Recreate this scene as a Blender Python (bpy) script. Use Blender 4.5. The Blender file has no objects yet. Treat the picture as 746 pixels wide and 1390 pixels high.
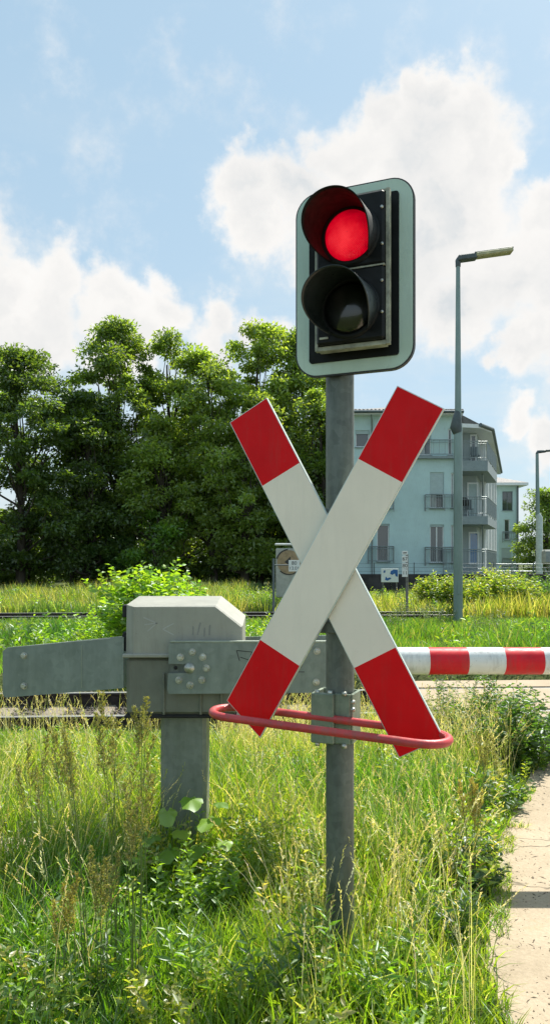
import bpy, math, random
import numpy as np
from mathutils import Vector, Matrix

random.seed(7)
RNG = np.random.default_rng(11)
SC = bpy.context.scene
COL = SC.collection
EYE = 1.7
# ------------------------------------------------------------------ camera
cam_d = bpy.data.cameras.new('camera')
cam_d.sensor_fit = 'VERTICAL'
cam_d.sensor_height = 24.0
cam_d.lens = 24.0 * 1000 / 1390
cam_d.shift_y = 70 / 1390
cam_d.clip_start = 0.05
cam_d.clip_end = 3000
cam = bpy.data.objects.new('camera', cam_d)
COL.objects.link(cam)
cam.location = (0, 0, EYE)
cam.rotation_euler = (math.radians(90), 0, 0)
SC.camera = cam
# ------------------------------------------------------------------ light
SUN_EL = math.radians(53.5)
SUN_AZ = math.radians(38)          # from +Y towards +X
S2 = Vector((math.sin(SUN_AZ) * math.cos(SUN_EL), math.cos(SUN_AZ) * math.cos(SUN_EL), math.sin(SUN_EL)))
sun_d = bpy.data.lights.new('sun', 'SUN')
sun_d.energy = 4.6
sun_d.angle = math.radians(0.5)
sun_d.color = (1.0, 0.95, 0.86)
sun = bpy.data.objects.new('sun', sun_d)
COL.objects.link(sun)
sun.rotation_euler = S2.to_track_quat('Z', 'Y').to_euler()
SC.view_settings.view_transform = 'Standard'
SC.view_settings.look = 'None'
SC.view_settings.gamma = 1
SC.view_settings.exposure = 0.82
SC.cycles.max_bounces = 6
SC.cycles.diffuse_bounces = 3
SC.cycles.glossy_bounces = 3
SC.cycles.transmission_bounces = 4
SC.cycles.transparent_max_bounces = 6
SC.cycles.use_denoising = True

world = bpy.data.worlds.new('World')
SC.world = world
world.use_nodes = True
wt = world.node_tree
wt.nodes.clear()


class NT:
    """tiny node-tree writer"""
    def __init__(s, t): s.t = t
    def n(s, typ, ins=None, **kw):
        nd = s.t.nodes.new(typ)
        for k, v in kw.items(): setattr(nd, k, v)
        for k, v in (ins or {}).items():
            sock = nd.inputs[k]
            if isinstance(v, bpy.types.NodeSocket): s.t.links.new(v, sock)
            else: sock.default_value = v
        return nd
    def math(s, op, a, b=0.0, c=None, clamp=False):
        ins = {0: a, 1: b}
        if c is not None: ins[2] = c
        return s.n('ShaderNodeMath', ins, operation=op, use_clamp=clamp).outputs[0]
    def mix(s, f, a, b, mode='MIX'):
        return s.n('ShaderNodeMix', {0: f, 6: a, 7: b}, data_type='RGBA', blend_type=mode).outputs[2]
    def ramp(s, f, stops):
        nd = s.n('ShaderNodeValToRGB', {0: f})
        el = nd.color_ramp.elements
        while len(el) < len(stops): el.new(0.5)
        for e, (p, c) in zip(el, stops):
            e.position = p
            e.color = c if len(c) == 4 else (*c, 1)
        return nd.outputs[0]
    def noise(s, vec, scale, detail=4, rough=.55, **kw):
        ins = {'Scale': scale, 'Detail': detail, 'Roughness': rough}
        if vec is not None: ins['Vector'] = vec
        ins.update(kw)
        return s.n('ShaderNodeTexNoise', ins).outputs[0]


W = NT(wt)
sky = W.n('ShaderNodeTexSky', sky_type='NISHITA', sun_disc=False, sun_elevation=SUN_EL, sun_rotation=SUN_AZ,
          air_density=1.0, dust_density=1.2, ozone_density=1.0, altitude=100)
gen = W.n('ShaderNodeTexCoord').outputs['Generated']
nrm = W.n('ShaderNodeVectorMath', {0: gen}, operation='NORMALIZE').outputs[0]
sep = W.n('ShaderNodeSeparateXYZ', {0: nrm})
# warped direction, so cloud edges billow
wn = W.n('ShaderNodeTexNoise', {'Vector': nrm, 'Scale': 8.0, 'Detail': 9, 'Roughness': .58})
wv = W.n('ShaderNodeVectorMath', {0: wn.outputs['Color'], 1: (.5, .5, .5)}, operation='SUBTRACT').outputs[0]
wv = W.n('ShaderNodeVectorMath', {0: wv, 3: .17}, operation='SCALE').outputs[0]
wdir = W.n('ShaderNodeVectorMath', {0: nrm, 1: wv}, operation='ADD').outputs[0]


def skydir(px, py):
    return Vector(((px - 373) / 1000, 1, (765 - py) / 1000)).normalized()


# cloud banks: direction and angular radius
banks = [(560, 205, .080), (475, 200, .050), (325, 258, .045), (395, 265, .050), (645, 190, .060), (610, 290, .090), (430, 310, .058), (345, 300, .042),
         (735, 275, .040), (585, 118, .030), (690, 375, .070), (560, 380, .060), (640, 150, .042), (525, 150, .040), (630, 430, .050), (760, 390, .055),
         (15, 385, .045), (-60, 385, .075), (85, 405, .048), (160, 412, .045), (235, 428, .040), (305, 435, .042), (370, 450, .035), (60, 450, .055), (180, 460, .045), (0, 450, .055), (280, 465, .04),
         (725, 472, .040), (690, 486, .026), (800, 480, .06), (-200, 330, .12), (-330, 260, .14), (-180, 440, .08),
         (930, 330, .13), (1080, 240, .15), (700, 200, .022), (700, 560, .025), (740, 600, .035)]
acc = None
for px, py, r in banks:
    d = W.n('ShaderNodeVectorMath', {0: wdir, 1: skydir(px, py)}, operation='DISTANCE').outputs[1]
    v = W.n('ShaderNodeMapRange', {0: d, 1: r * 1.5, 2: r * .35, 3: 0.0, 4: 1.0}).outputs[0]
    acc = v if acc is None else W.math('SMOOTH_MAX', acc, v, .25)
fine = W.noise(nrm, 14, 9, .62)
dens = W.math('ADD', acc, W.math('MULTIPLY', W.math('SUBTRACT', fine, .5), .9))
alpha = W.n('ShaderNodeMapRange', {0: dens, 1: .16, 2: .66, 3: 0.0, 4: 1.0}, interpolation_type='SMOOTHSTEP').outputs[0]
# thin veil low down
veiln = W.noise(W.n('ShaderNodeVectorMath', {0: nrm, 1: (2.2, 2.2, 8)}, operation='MULTIPLY').outputs[0], 1.4, 7, .6)
low = W.n('ShaderNodeMapRange', {0: sep.outputs[2], 1: .55, 2: .06, 3: 0.0, 4: 1.0}).outputs[0]
veil = W.math('MULTIPLY', W.n('ShaderNodeMapRange', {0: veiln, 1: .38, 2: .66, 3: .2, 4: .9}).outputs[0], low)
# body tone of the cloud: bright rims, greyer thick parts and flat grey bellies
tone_n = W.noise(wdir, 7.5, 6, .55)
tone = W.n('ShaderNodeMapRange', {0: W.math('ADD', W.math('MULTIPLY', dens, .40), tone_n), 1: .55, 2: 1.12, 3: 0.0, 4: 1.0}).outputs[0]
cl_col = W.ramp(tone, [(0, (6.7, 6.6, 6.45)), (.35, (6.35, 6.25, 6.1)), (.7, (5.7, 5.7, 5.65)), (1, (4.6, 4.9, 5.1))])
skyc = W.mix(1.0, sky.outputs[0], (1.2, 1.2, 1.1, 1), 'MULTIPLY')
skyc = W.mix(.78, skyc, (3.15, 4.5, 5.6, 1))
c1 = W.mix(veil, skyc, (5.6, 5.95, 5.9, 1))
c2 = W.mix(alpha, c1, cl_col)
bg = W.n('ShaderNodeBackground', {0: c2, 1: .085})
W.n('ShaderNodeOutputWorld', {0: bg.outputs[0]})

# ------------------------------------------------------------------ helpers


def px2(px, py, D):
    """photo pixel at distance D -> world point"""
    return Vector(((px - 373) * D / 1000, D, EYE + (765 - py) * D / 1000))


class MB:
    def __init__(s):
        s.v = []; s.f = []; s.m = []; s.s = []
    def add(s, verts, faces, mi=0, smooth=False):
        o = len(s.v)
        s.v += [tuple(p) for p in verts]
        for f in faces:
            s.f.append([o + i for i in f]); s.m.append(mi); s.s.append(smooth)
        return s
    def box(s, c, d, rot=None, mi=0, bev=0.0):
        hx, hy, hz = d[0] / 2, d[1] / 2, d[2] / 2
        if bev > 0:
            b = min(bev, hx * .9, hy * .9, hz * .9)
            vs = []; idx = {}
            for sx in (-1, 1):
                for sy in (-1, 1):
                    for sz in (-1, 1):
                        for ax in range(3):
                            p = [sx * (hx - b), sy * (hy - b), sz * (hz - b)]
                            p[ax] = (sx, sy, sz)[ax] * (hx, hy, hz)[ax]
                            idx[(sx, sy, sz, ax)] = len(vs); vs.append(Vector(p))
            fs = []
            for ax in range(3):
                o1, o2 = [a for a in range(3) if a != ax]
                for sg in (-1, 1):
                    ring = []
                    for a, bb in ((-1, -1), (1, -1), (1, 1), (-1, 1)):
                        k = [0, 0, 0]; k[ax] = sg; k[o1] = a; k[o2] = bb
                        ring.append(idx[(*k, ax)])
                    fs.append(ring)
            for ax in range(3):      # edges along axis ax
                o1, o2 = [a for a in range(3) if a != ax]
                for a in (-1, 1):
                    for bb in (-1, 1):
                        k0 = [0, 0, 0]; k0[o1] = a; k0[o2] = bb; k1 = list(k0)
                        k0[ax] = -1; k1[ax] = 1
                        fs.append([idx[(*k0, o1)], idx[(*k1, o1)], idx[(*k1, o2)], idx[(*k0, o2)]])
            for sx in (-1, 1):
                for sy in (-1, 1):
                    for sz in (-1, 1):
                        fs.append([idx[(sx, sy, sz, a)] for a in range(3)])
            # consistent outward winding
            out = []
            for f in fs:
                ps = [vs[i] for i in f]
                nn = (ps[1] - ps[0]).cross(ps[2] - ps[0]); cc = sum(ps, Vector()) / len(ps)
                out.append(f if nn.dot(cc) > 0 else f[::-1])
            fs = out
        else:
            vs = [Vector((x * hx, y * hy, z * hz)) for x in (-1, 1) for y in (-1, 1) for z in (-1, 1)]
            fs = [(0, 1, 3, 2), (4, 6, 7, 5), (0, 4, 5, 1), (2, 3, 7, 6), (0, 2, 6, 4), (1, 5, 7, 3)]
        c = Vector(c)
        vs = [(rot @ p if rot else p) + c for p in vs]
        return s.add(vs, fs, mi)
    def prism(s, poly, y0, y1, mi=0, M=None):
        """polygon in x,z extruded along y"""
        n = len(poly)
        a = sum(poly[i][0] * poly[(i + 1) % n][1] - poly[(i + 1) % n][0] * poly[i][1] for i in range(n))
        if a < 0: poly = poly[::-1]
        vs = [Vector((x, y0, z)) for x, z in poly] + [Vector((x, y1, z)) for x, z in poly]
        if M: vs = [M @ p for p in vs]
        fs = [list(range(n)), list(range(2 * n - 1, n - 1, -1))]
        fs += [[(i + 1) % n, i, n + i, n + (i + 1) % n] for i in range(n)]
        return s.add(vs, fs, mi)
    def plan(s, poly, z0, z1, mi=0):
        """polygon in x,y extruded along z"""
        n = len(poly)
        a = sum(poly[i][0] * poly[(i + 1) % n][1] - poly[(i + 1) % n][0] * poly[i][1] for i in range(n))
        if a < 0: poly = poly[::-1]
        vs = [(x, y, z0) for x, y in poly] + [(x, y, z1) for x, y in poly]
        fs = [list(range(n - 1, -1, -1)), list(range(n, 2 * n))]
        fs += [[i, (i + 1) % n, n + (i + 1) % n, n + i] for i in range(n)]
        return s.add(vs, fs, mi)
    def tube(s, pts, rad, seg=12, closed=False, mi=0, cap=True):
        pts = [Vector(p) for p in pts]; n = len(pts)
        if not hasattr(rad, '__len__'): rad = [rad] * n
        vs = []; up = None
        for i, p in enumerate(pts):
            if closed: t = (pts[(i + 1) % n] - pts[i - 1])
            else: t = pts[min(i + 1, n - 1)] - pts[max(i - 1, 0)]
            t.normalize()
            if up is None:
                up = Vector((0, 0, 1)) if abs(t.z) < .9 else Vector((0, -1, 0))
            up = (up - t * up.dot(t)).normalized()
            sd = t.cross(up)
            for k in range(seg):
                a = 2 * math.pi * k / seg
                vs.append(p + (up * math.cos(a) + sd * math.sin(a)) * rad[i])
        fs = []
        for i in range(n if closed else n - 1):
            j = (i + 1) % n
            for k in range(seg):
                k2 = (k + 1) % seg
                fs.append((i * seg + k, j * seg + k, j * seg + k2, i * seg + k2))
        s.add(vs, fs, mi, True)
        if cap and not closed:
            s.add(vs[:seg], [list(range(seg))], mi)
            s.add(vs[-seg:], [list(range(seg - 1, -1, -1))], mi)
        return s
    def lathe(s, prof, seg=32, M=None, mi=0, a0=0, a1=2 * math.pi):
        """profile (r, h) round local z"""
        full = abs(a1 - a0 - 2 * math.pi) < 1e-6
        m = seg if full else seg + 1
        vs = []
        for r, h in prof:
            for k in range(m):
                a = a0 + (a1 - a0) * k / seg
                vs.append(Vector((r * math.cos(a), r * math.sin(a), h)))
        if M: vs = [M @ p for p in vs]
        fs = []
        for i in range(len(prof) - 1):
            for k in range(seg):
                k2 = (k + 1) % m
                fs.append((i * m + k, i * m + k2, (i + 1) * m + k2, (i + 1) * m + k))
        return s.add(vs, fs, mi, True)
    def build(s, name, mats, parent=None, loc=None):
        me = bpy.data.meshes.new(name)
        me.from_pydata(s.v, [], s.f)
        if not isinstance(mats, (list, tuple)): mats = [mats]
        for m in mats: me.materials.append(m)
        me.polygons.foreach_set('material_index', s.m)
        me.polygons.foreach_set('use_smooth', s.s)
        me.update()
        o = bpy.data.objects.new(name, me)
        COL.objects.link(o)
        if parent: o.parent = parent
        if loc: o.location = loc
        return o


def empty(name, label, cat, loc=(0, 0, 0), rz=0, group=None):
    o = bpy.data.objects.new(name, None)
    COL.objects.link(o)
    o.location = loc; o.rotation_euler = (0, 0, rz)
    return tag(o, label, cat, group)


def tag(o, label=None, cat=None, group=None, kind=None):
    if label: o['label'] = label
    if cat: o['category'] = cat
    if group: o['group'] = group
    if kind: o['kind'] = kind
    return o


def copy_tree(o, parent=None):
    c = o.copy(); COL.objects.link(c); c.parent = parent
    for ch in list(o.children): copy_tree(ch, c)
    return c


def text_mesh(s, size, mat, name, parent, loc, rot=(math.radians(90), 0, 0), ext=.001):
    cu = bpy.data.curves.new(name, 'FONT')
    cu.body = s; cu.size = size; cu.align_x = 'CENTER'; cu.align_y = 'CENTER'; cu.extrude = ext
    t = bpy.data.objects.new('tmp', cu); COL.objects.link(t)
    bpy.context.view_layer.update()
    me = bpy.data.meshes.new_from_object(t.evaluated_get(bpy.context.evaluated_depsgraph_get()))
    COL.objects.unlink(t); bpy.data.objects.remove(t)
    me.materials.clear(); me.materials.append(mat)
    o = bpy.data.objects.new(name, me); COL.objects.link(o)
    o.parent = parent; o.location = loc; o.rotation_euler = rot
    return o


# ------------------------------------------------------------------ materials
def mat(name, base, rough=.6, metal=0.0, var=.12, scale=6.0, bump=0.0, bscale=None, col2=None, spec=.5, stretch=None, detail=6,
        emit=None, estr=0, coat=0.0, dirt=0.0):
    m = bpy.data.materials.new(name); m.use_nodes = True
    t = m.node_tree; t.nodes.clear(); N = NT(t)
    co = N.n('ShaderNodeTexCoord').outputs['Object']
    if stretch: co = N.n('ShaderNodeVectorMath', {0: co, 1: stretch}, operation='MULTIPLY').outputs[0]
    nz = N.noise(co, scale, detail, .6)
    c2 = col2 or tuple(max(0, c * (1 - 2.2 * var)) for c in base)
    c1 = base if col2 else tuple(min(1, c * (1 + var)) for c in base)
    col = N.ramp(nz, [(.32, c2), (.68, c1)])
    if dirt:         # grime runs, specks and fine scratches
        obj = N.n('ShaderNodeTexCoord').outputs['Object']
        runs = N.noise(N.n('ShaderNodeVectorMath', {0: obj, 1: (14, 14, 1.6)}, operation='MULTIPLY').outputs[0], 2.2, 6, .65)
        patch = N.noise(obj, 3.0, 5, .6)
        f = N.math('MULTIPLY', N.ramp(N.math('MULTIPLY', runs, N.math('ADD', patch, .5)), [(.50, (0, 0, 0)), (.72, (1, 1, 1))]), dirt)
        sp = N.math('MULTIPLY', N.ramp(N.noise(obj, 85, 3, .6), [(.66, (0, 0, 0)), (.72, (1, 1, 1))]), dirt * 1.1)
        col = N.mix(N.math('ADD', f, sp, clamp=True), col, (.13, .115, .085, 1))
    n2 = N.noise(co, scale * 4.3, 4, .6)
    r = N.n('ShaderNodeMapRange', {0: n2, 1: .3, 2: .7, 3: max(.04, rough - .12), 4: min(1, rough + .12)}).outputs[0]
    ins = {'Base Color': col, 'Roughness': r, 'Metallic': metal, 'Specular IOR Level': spec, 'Coat Weight': coat}
    if bump:
        b = N.n('ShaderNodeBump', {'Height': N.noise(co, bscale or scale * 5, 6, .6), 'Strength': bump, 'Distance': .02})
        ins['Normal'] = b.outputs[0]
    if emit:
        ins['Emission Color'] = (*emit, 1); ins['Emission Strength'] = estr
    p = N.n('ShaderNodeBsdfPrincipled', ins)
    N.n('ShaderNodeOutputMaterial', {0: p.outputs[0]})
    return m


def galvanised(name, base, dark, scale=9):
    m = bpy.data.materials.new(name); m.use_nodes = True
    t = m.node_tree; t.nodes.clear(); N = NT(t)
    co = N.n('ShaderNodeTexCoord').outputs['Object']
    vo = N.n('ShaderNodeTexVoronoi', {'Vector': co, 'Scale': scale * 6}).outputs['Color']
    bw = N.n('ShaderNodeRGBToBW', {0: vo}).outputs[0]
    streak = N.noise(N.n('ShaderNodeVectorMath', {0: co, 1: (3, 3, .5)}, operation='MULTIPLY').outputs[0], scale, 6, .65)
    blot = N.noise(co, scale * .7, 5, .6)
    f = N.math('ADD', N.math('MULTIPLY', bw, .12), N.math('ADD', N.math('MULTIPLY', streak, .5), N.math('MULTIPLY', blot, .45)))
    col = N.ramp(f, [(.38, dark), (.68, base)])
    col = N.mix(N.ramp(N.noise(co, scale * 3.1, 5, .7), [(.62, (0, 0, 0)), (.72, (.35, .35, .35))]), col, (*[c * 1.25 for c in base], 1))
    rr = N.n('ShaderNodeMapRange', {0: blot, 1: .3, 2: .7, 3: .42, 4: .68}).outputs[0]
    b = N.n('ShaderNodeBump', {'Height': N.noise(co, scale * 14, 4, .6), 'Strength': .12, 'Distance': .004})
    p = N.n('ShaderNodeBsdfPrincipled', {'Base Color': col, 'Roughness': rr, 'Metallic': .45, 'Normal': b.outputs[0]})
    N.n('ShaderNodeOutputMaterial', {0: p.outputs[0]})
    return m


def leafmat(name, trans=.45, gloss=.08, rough=.45):
    """colour comes from the per-leaf species colour stored on the mesh"""
    m = bpy.data.materials.new(name); m.use_nodes = True
    t = m.node_tree; t.nodes.clear(); N = NT(t)
    c = N.n('ShaderNodeAttribute', attribute_name='leafcol').outputs['Color']
    d = N.n('ShaderNodeBsdfDiffuse', {0: c}).outputs[0]
    tc = N.mix(1.0, c, (2.2, 2.15, .7, 1), 'MULTIPLY')
    tr = N.n('ShaderNodeBsdfTranslucent', {0: tc}).outputs[0]
    g = N.n('ShaderNodeBsdfGlossy', {0: (.9, .95, 1, 1), 1: rough}).outputs[0]
    mx = N.n('ShaderNodeMixShader', {0: trans, 1: d, 2: tr}).outputs[0]
    mx = N.n('ShaderNodeMixShader', {0: gloss, 1: mx, 2: g}).outputs[0]
    N.n('ShaderNodeOutputMaterial', {0: mx})
    return m


M = {}
M['galv'] = galvanised('galvanised_steel', (.28, .33, .25), (.15, .19, .145))
M['galv_dark'] = galvanised('weathered_steel', (.185, .21, .19), (.07, .085, .075), 6)
M['galv_post'] = galvanised('zinc_post', (.27, .30, .27), (.16, .18, .16), 6)
M['galv_plate'] = galvanised('zinc_plate', (.28, .325, .295), (.17, .205, .185), 5)
M['galv_light'] = galvanised('lit_rim_weld_zinc', (.40, .44, .37), (.28, .32, .26), 6)  # lighter zinc for the weld and the painted sunlit rim
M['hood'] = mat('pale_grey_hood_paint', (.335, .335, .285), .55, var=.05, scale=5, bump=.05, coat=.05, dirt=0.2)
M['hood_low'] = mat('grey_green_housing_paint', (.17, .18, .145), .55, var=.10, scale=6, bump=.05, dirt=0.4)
M['red_film'] = mat('red_reflective_film', (.72, .004, .008), .5, var=.06, scale=4, bump=.03, bscale=120, coat=.0, spec=.18, dirt=0.12)
M['white_film'] = mat('white_reflective_film', (.88, .80, .68), .5, var=.03, scale=3, bump=.03, bscale=140, coat=.0, spec=.25, dirt=.05)
M['alu_edge'] = mat('aluminium_edge', (.62, .70, .66), .4, metal=.3, var=.05)
M['back_alu'] = mat('aluminium_back', (.32, .36, .34), .5, metal=.4)
M['ring_red'] = mat('faded_red_enamel', (.58, .06, .06), .45, var=.18, scale=11, bump=.06, coat=.1, col2=(.42, .035, .04), dirt=.45)
M['ring_red2'] = M['ring_red']
M['black_panel'] = mat('matt_black_panel', (.008, .010, .010), .65, spec=.2, var=.2)
M['housing'] = mat('dark_plastic_housing', (.008, .010, .010), .55, spec=.22, var=.2, scale=9, bump=.04)
M['visor'] = mat('upper_black_visor', (.009, .009, .009), .6, spec=.2, var=.2, scale=7, bump=.04)  # near-black, darker than the lower visor, to mute the red lens glow
M['visor2'] = mat('black_visor', (.014, .022, .022), .38, var=.2, scale=7, bump=.04)
M['trim'] = mat('lit_edge_trim', (.36, .37, .28), .5, metal=.3, var=.25, scale=20)  # light olive paints the sunlit housing edges; seam and plate share it
M['border'] = mat('pale_green_white_border', (.47, .62, .52), .35, var=.06, scale=3, bump=.03, bscale=90, coat=.2, dirt=0.15)
M['rim'] = mat('black_rim', (.015, .018, .018), .5)
M['boom_white'] = mat('white_boom_film', (.74, .76, .74), .35, var=.04, scale=5, coat=.2, dirt=0.35)
M['boom_red'] = mat('red_boom_film', (.66, .008, .02), .45, var=.08, scale=6, coat=.0, spec=.3, dirt=0.25)
M['rubber'] = mat('black_rubber', (.012, .012, .012), .7)
M['bolt'] = mat('zinc_bolt', (.55, .56, .50), .35, metal=.7, var=.2, scale=30)
M['scribble'] = mat('black_marker', (.02, .02, .02), .6)
M['smudge'] = mat('rubbed_marker', (.25, .25, .23), .6, var=.05)
M['smudge2'] = mat('pale_scratch', (.42, .425, .40), .6, var=.05)
M['lamp_pole'] = mat('grey_green_lamp_pole', (.22, .30, .28), .45, metal=.3, var=.12, scale=1.5, stretch=(1, 1, .3))
M['lamp_head'] = mat('dark_lamp_body', (.08, .10, .10), .45, metal=.3)
M['lamp_glass'] = mat('yellowed_lamp_cover', (.42, .40, .22), .35, var=.15, scale=8)
M['lamp_pale'] = mat('pale_concrete_pole', (.52, .60, .56), .6, var=.08)
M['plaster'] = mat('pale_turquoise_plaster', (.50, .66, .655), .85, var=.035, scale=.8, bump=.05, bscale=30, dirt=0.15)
M['plaster_shaded'] = mat('shaded_grey_plaster', (.38, .43, .43), .85, var=.04, scale=.8)  # darker plaster copy, loggia shade put into the wall colour
M['white'] = mat('white_paint', (.78, .80, .79), .5, var=.04)
M['slab'] = mat('grey_slab_edge', (.25, .30, .31), .7, var=.06)
M['shutter'] = mat('grey_shutter', (.42, .52, .52), .6, var=.04)
M['steel_rail'] = mat('balcony_railing_steel', (.26, .30, .30), .4, metal=.4, var=.08)
M['gutter'] = mat('dark_downpipe', (.12, .15, .16), .5, metal=.3)
M['tile'] = mat('roof_tile', (.15, .145, .14), .7, var=.2, scale=3)
M['dark_wall'] = mat('dark_brown_wall', (.05, .045, .045), .9, var=.3, scale=2)
M['curtain'] = mat('curtain_cloth', (.45, .47, .46), .9, var=.15, scale=9, stretch=(3, 3, .3))
M['concrete'] = mat('concrete', (.42, .40, .36), .85, var=.12, scale=7, bump=.3)
M['sleeper'] = mat('concrete_sleeper', (.24, .20, .155), .9, var=.2, scale=9, bump=.3)
M['rail'] = mat('shaded_rusty_rail_side', (.03, .022, .018), .8, var=.3, scale=12, bump=.2)  # rust brown taken near black, shade on the rail web painted in
M['rail_top'] = mat('worn_rail_head', (.50, .48, .44), .3, metal=.5, var=.05)
M['bark'] = mat('tree_bark', (.075, .06, .045), .9, var=.3, scale=4, bump=.5, stretch=(1, 1, .25))
M['stem'] = mat('green_stem', (.14, .19, .05), .6)
M['wood_post'] = mat('weathered_post', (.18, .18, .16), .8, var=.2)
M['sign_white'] = mat('white_sign', (.72, .74, .72), .5, var=.05)
M['sign_black'] = mat('black_sign_paint', (.03, .03, .03), .6)
M['sign_blue'] = mat('blue_sign_paint', (.02, .12, .36), .5)
M['tan_disc'] = mat('tan_disc_paint', (.34, .25, .14), .7, var=.15)
M['cab_grey'] = mat('pale_cabinet', (.40, .41, .36), .8, var=.1)
M['leaf'] = leafmat('leaf', .50, .06)
M['blade'] = leafmat('grass_blade', .60, .05)
M['dry'] = leafmat('dry_stalk', .30, .02)


def glassmat(name, c, rough=.06, spec=.9):
    m = bpy.data.materials.new(name); m.use_nodes = True
    t = m.node_tree; t.nodes.clear(); N = NT(t)
    p = N.n('ShaderNodeBsdfPrincipled', {'Base Color': (*c, 1), 'Roughness': rough, 'Specular IOR Level': spec, 'Coat Weight': .6, 'Coat Roughness': .03})
    N.n('ShaderNodeOutputMaterial', {0: p.outputs[0]})
    return m


M['glass'] = glassmat('dark_window_glass', (.045, .06, .065))
M['glass_blue'] = glassmat('painted_reflection_blue_glass', (.07, .18, .34))  # reflected blue put into the base colour of the pane
M['lens_dark'] = glassmat('unlit_lens_glass', (.012, .014, .013), .22, .6)


def red_lens_mat():
    m = bpy.data.materials.new('lit_red_lens'); m.use_nodes = True
    t = m.node_tree; t.nodes.clear(); N = NT(t)
    co = N.n('ShaderNodeTexCoord').outputs['Object']
    sx = N.n('ShaderNodeSeparateXYZ', {0: co})
    gx = N.math('SINE', N.math('MULTIPLY', sx.outputs[0], 900)); gz = N.math('SINE', N.math('MULTIPLY', sx.outputs[2], 900))
    v = N.math('MULTIPLY_ADD', N.math('MULTIPLY', gx, gz), .5, .5)
    dc = N.n('ShaderNodeVectorMath', {0: co, 1: (.085, -.22, 2.955)}, operation='DISTANCE').outputs[1]
    core = N.n('ShaderNodeMapRange', {0: dc, 1: .11, 2: .01, 3: 0.0, 4: 1.0}).outputs[0]
    nz = N.noise(co, 22, 4, .6)
    f = N.math('ADD', N.math('MULTIPLY', v, .22), N.math('ADD', N.math('MULTIPLY', nz, .35), N.math('MULTIPLY', core, .42)))
    col = N.ramp(f, [(.20, (.22, .0, .006)), (.46, (.62, .0, .014)), (.80, (1, .05, .06))])
    b = N.n('ShaderNodeBump', {'Height': v, 'Strength': .6, 'Distance': .004})
    p = N.n('ShaderNodeBsdfPrincipled', {'Base Color': (.5, .0, .01, 1), 'Roughness': .15, 'Emission Color': col,
                                         'Emission Strength': .56, 'Normal': b.outputs[0]})
    N.n('ShaderNodeOutputMaterial', {0: p.outputs[0]})
    return m


M['lens_red'] = red_lens_mat()


def ground_mat():
    m = bpy.data.materials.new('soil_and_short_green'); m.use_nodes = True
    t = m.node_tree; t.nodes.clear(); N = NT(t)
    co = N.n('ShaderNodeTexCoord').outputs['Object']
    a = N.noise(co, .35, 8, .6); b = N.noise(co, 9, 8, .65)
    c1 = N.ramp(b, [(.3, (.035, .04, .015)), (.5, (.07, .085, .025)), (.7, (.13, .12, .06))])
    c2 = N.ramp(b, [(.3, (.04, .06, .015)), (.7, (.10, .14, .03))])
    c = N.mix(N.ramp(a, [(.4, (0, 0, 0)), (.6, (1, 1, 1))]), c1, c2)
    bp = N.n('ShaderNodeBump', {'Height': N.noise(co, 22, 8, .7), 'Strength': .9, 'Distance': .05})
    p = N.n('ShaderNodeBsdfPrincipled', {'Base Color': c, 'Roughness': .95, 'Normal': bp.outputs[0], 'Specular IOR Level': .2})
    N.n('ShaderNodeOutputMaterial', {0: p.outputs[0]})
    return m


def paving_mat(name, base, dark, crack=True, sc=1.0):
    m = bpy.data.materials.new(name); m.use_nodes = True
    t = m.node_tree; t.nodes.clear(); N = NT(t)
    co = N.n('ShaderNodeTexCoord').outputs['Object']
    big = N.noise(co, 1.6 * sc, 7, .6); fine = N.noise(co, 60 * sc, 5, .7)
    col = N.ramp(N.math('ADD', N.math('MULTIPLY', big, .6), N.math('MULTIPLY', fine, .4)), [(.3, dark), (.62, base)])
    # sand drifts and rusty stains with a shape of their own
    st = N.ramp(N.noise(co, 3.1, 5, .6), [(.60, (0, 0, 0)), (.72, (.5, .5, .5))])
    col = N.mix(st, col, (base[0] * .95, base[1] * .78, base[2] * .55, 1))
    grit = N.n('ShaderNodeTexVoronoi', {'Vector': co, 'Scale': 70 * sc}).outputs['Distance']
    gm = N.ramp(grit, [(.05, (1, 1, 1)), (.11, (0, 0, 0))])
    gsel = N.ramp(N.noise(co, 25, 2, .5), [(.56, (0, 0, 0)), (.60, (1, 1, 1))])
    col = N.mix(N.math('MULTIPLY', gm, gsel), col, (.10, .085, .07, 1))
    h = N.math('ADD', N.math('MULTIPLY', fine, .5), big)
    if crack:
        wc = N.n('ShaderNodeTexNoise', {'Vector': co, 'Scale': 2.2, 'Detail': 5}).outputs['Color']
        wp = N.n('ShaderNodeVectorMath', {0: co, 1: N.n('ShaderNodeVectorMath', {0: wc, 3: .55}, operation='SCALE').outputs[0]}, operation='ADD').outputs[0]
        cr = N.n('ShaderNodeTexVoronoi', {'Vector': wp, 'Scale': .95}, feature='DISTANCE_TO_EDGE').outputs['Distance']
        cm = N.math('MULTIPLY', N.ramp(cr, [(.002, (1, 1, 1)), (.008, (0, 0, 0))]), N.ramp(N.noise(co, 1.7, 4, .6), [(.46, (0, 0, 0)), (.58, (1, 1, 1))]))
        col = N.mix(cm, col, (.09, .075, .055, 1))
        h = N.math('SUBTRACT', h, N.math('MULTIPLY', cm, 1.5))
    bp = N.n('ShaderNodeBump', {'Height': h, 'Strength': .55, 'Distance': .012})
    p = N.n('ShaderNodeBsdfPrincipled', {'Base Color': col, 'Roughness': .9, 'Normal': bp.outputs[0], 'Specular IOR Level': .25})
    N.n('ShaderNodeOutputMaterial', {0: p.outputs[0]})
    return m


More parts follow.
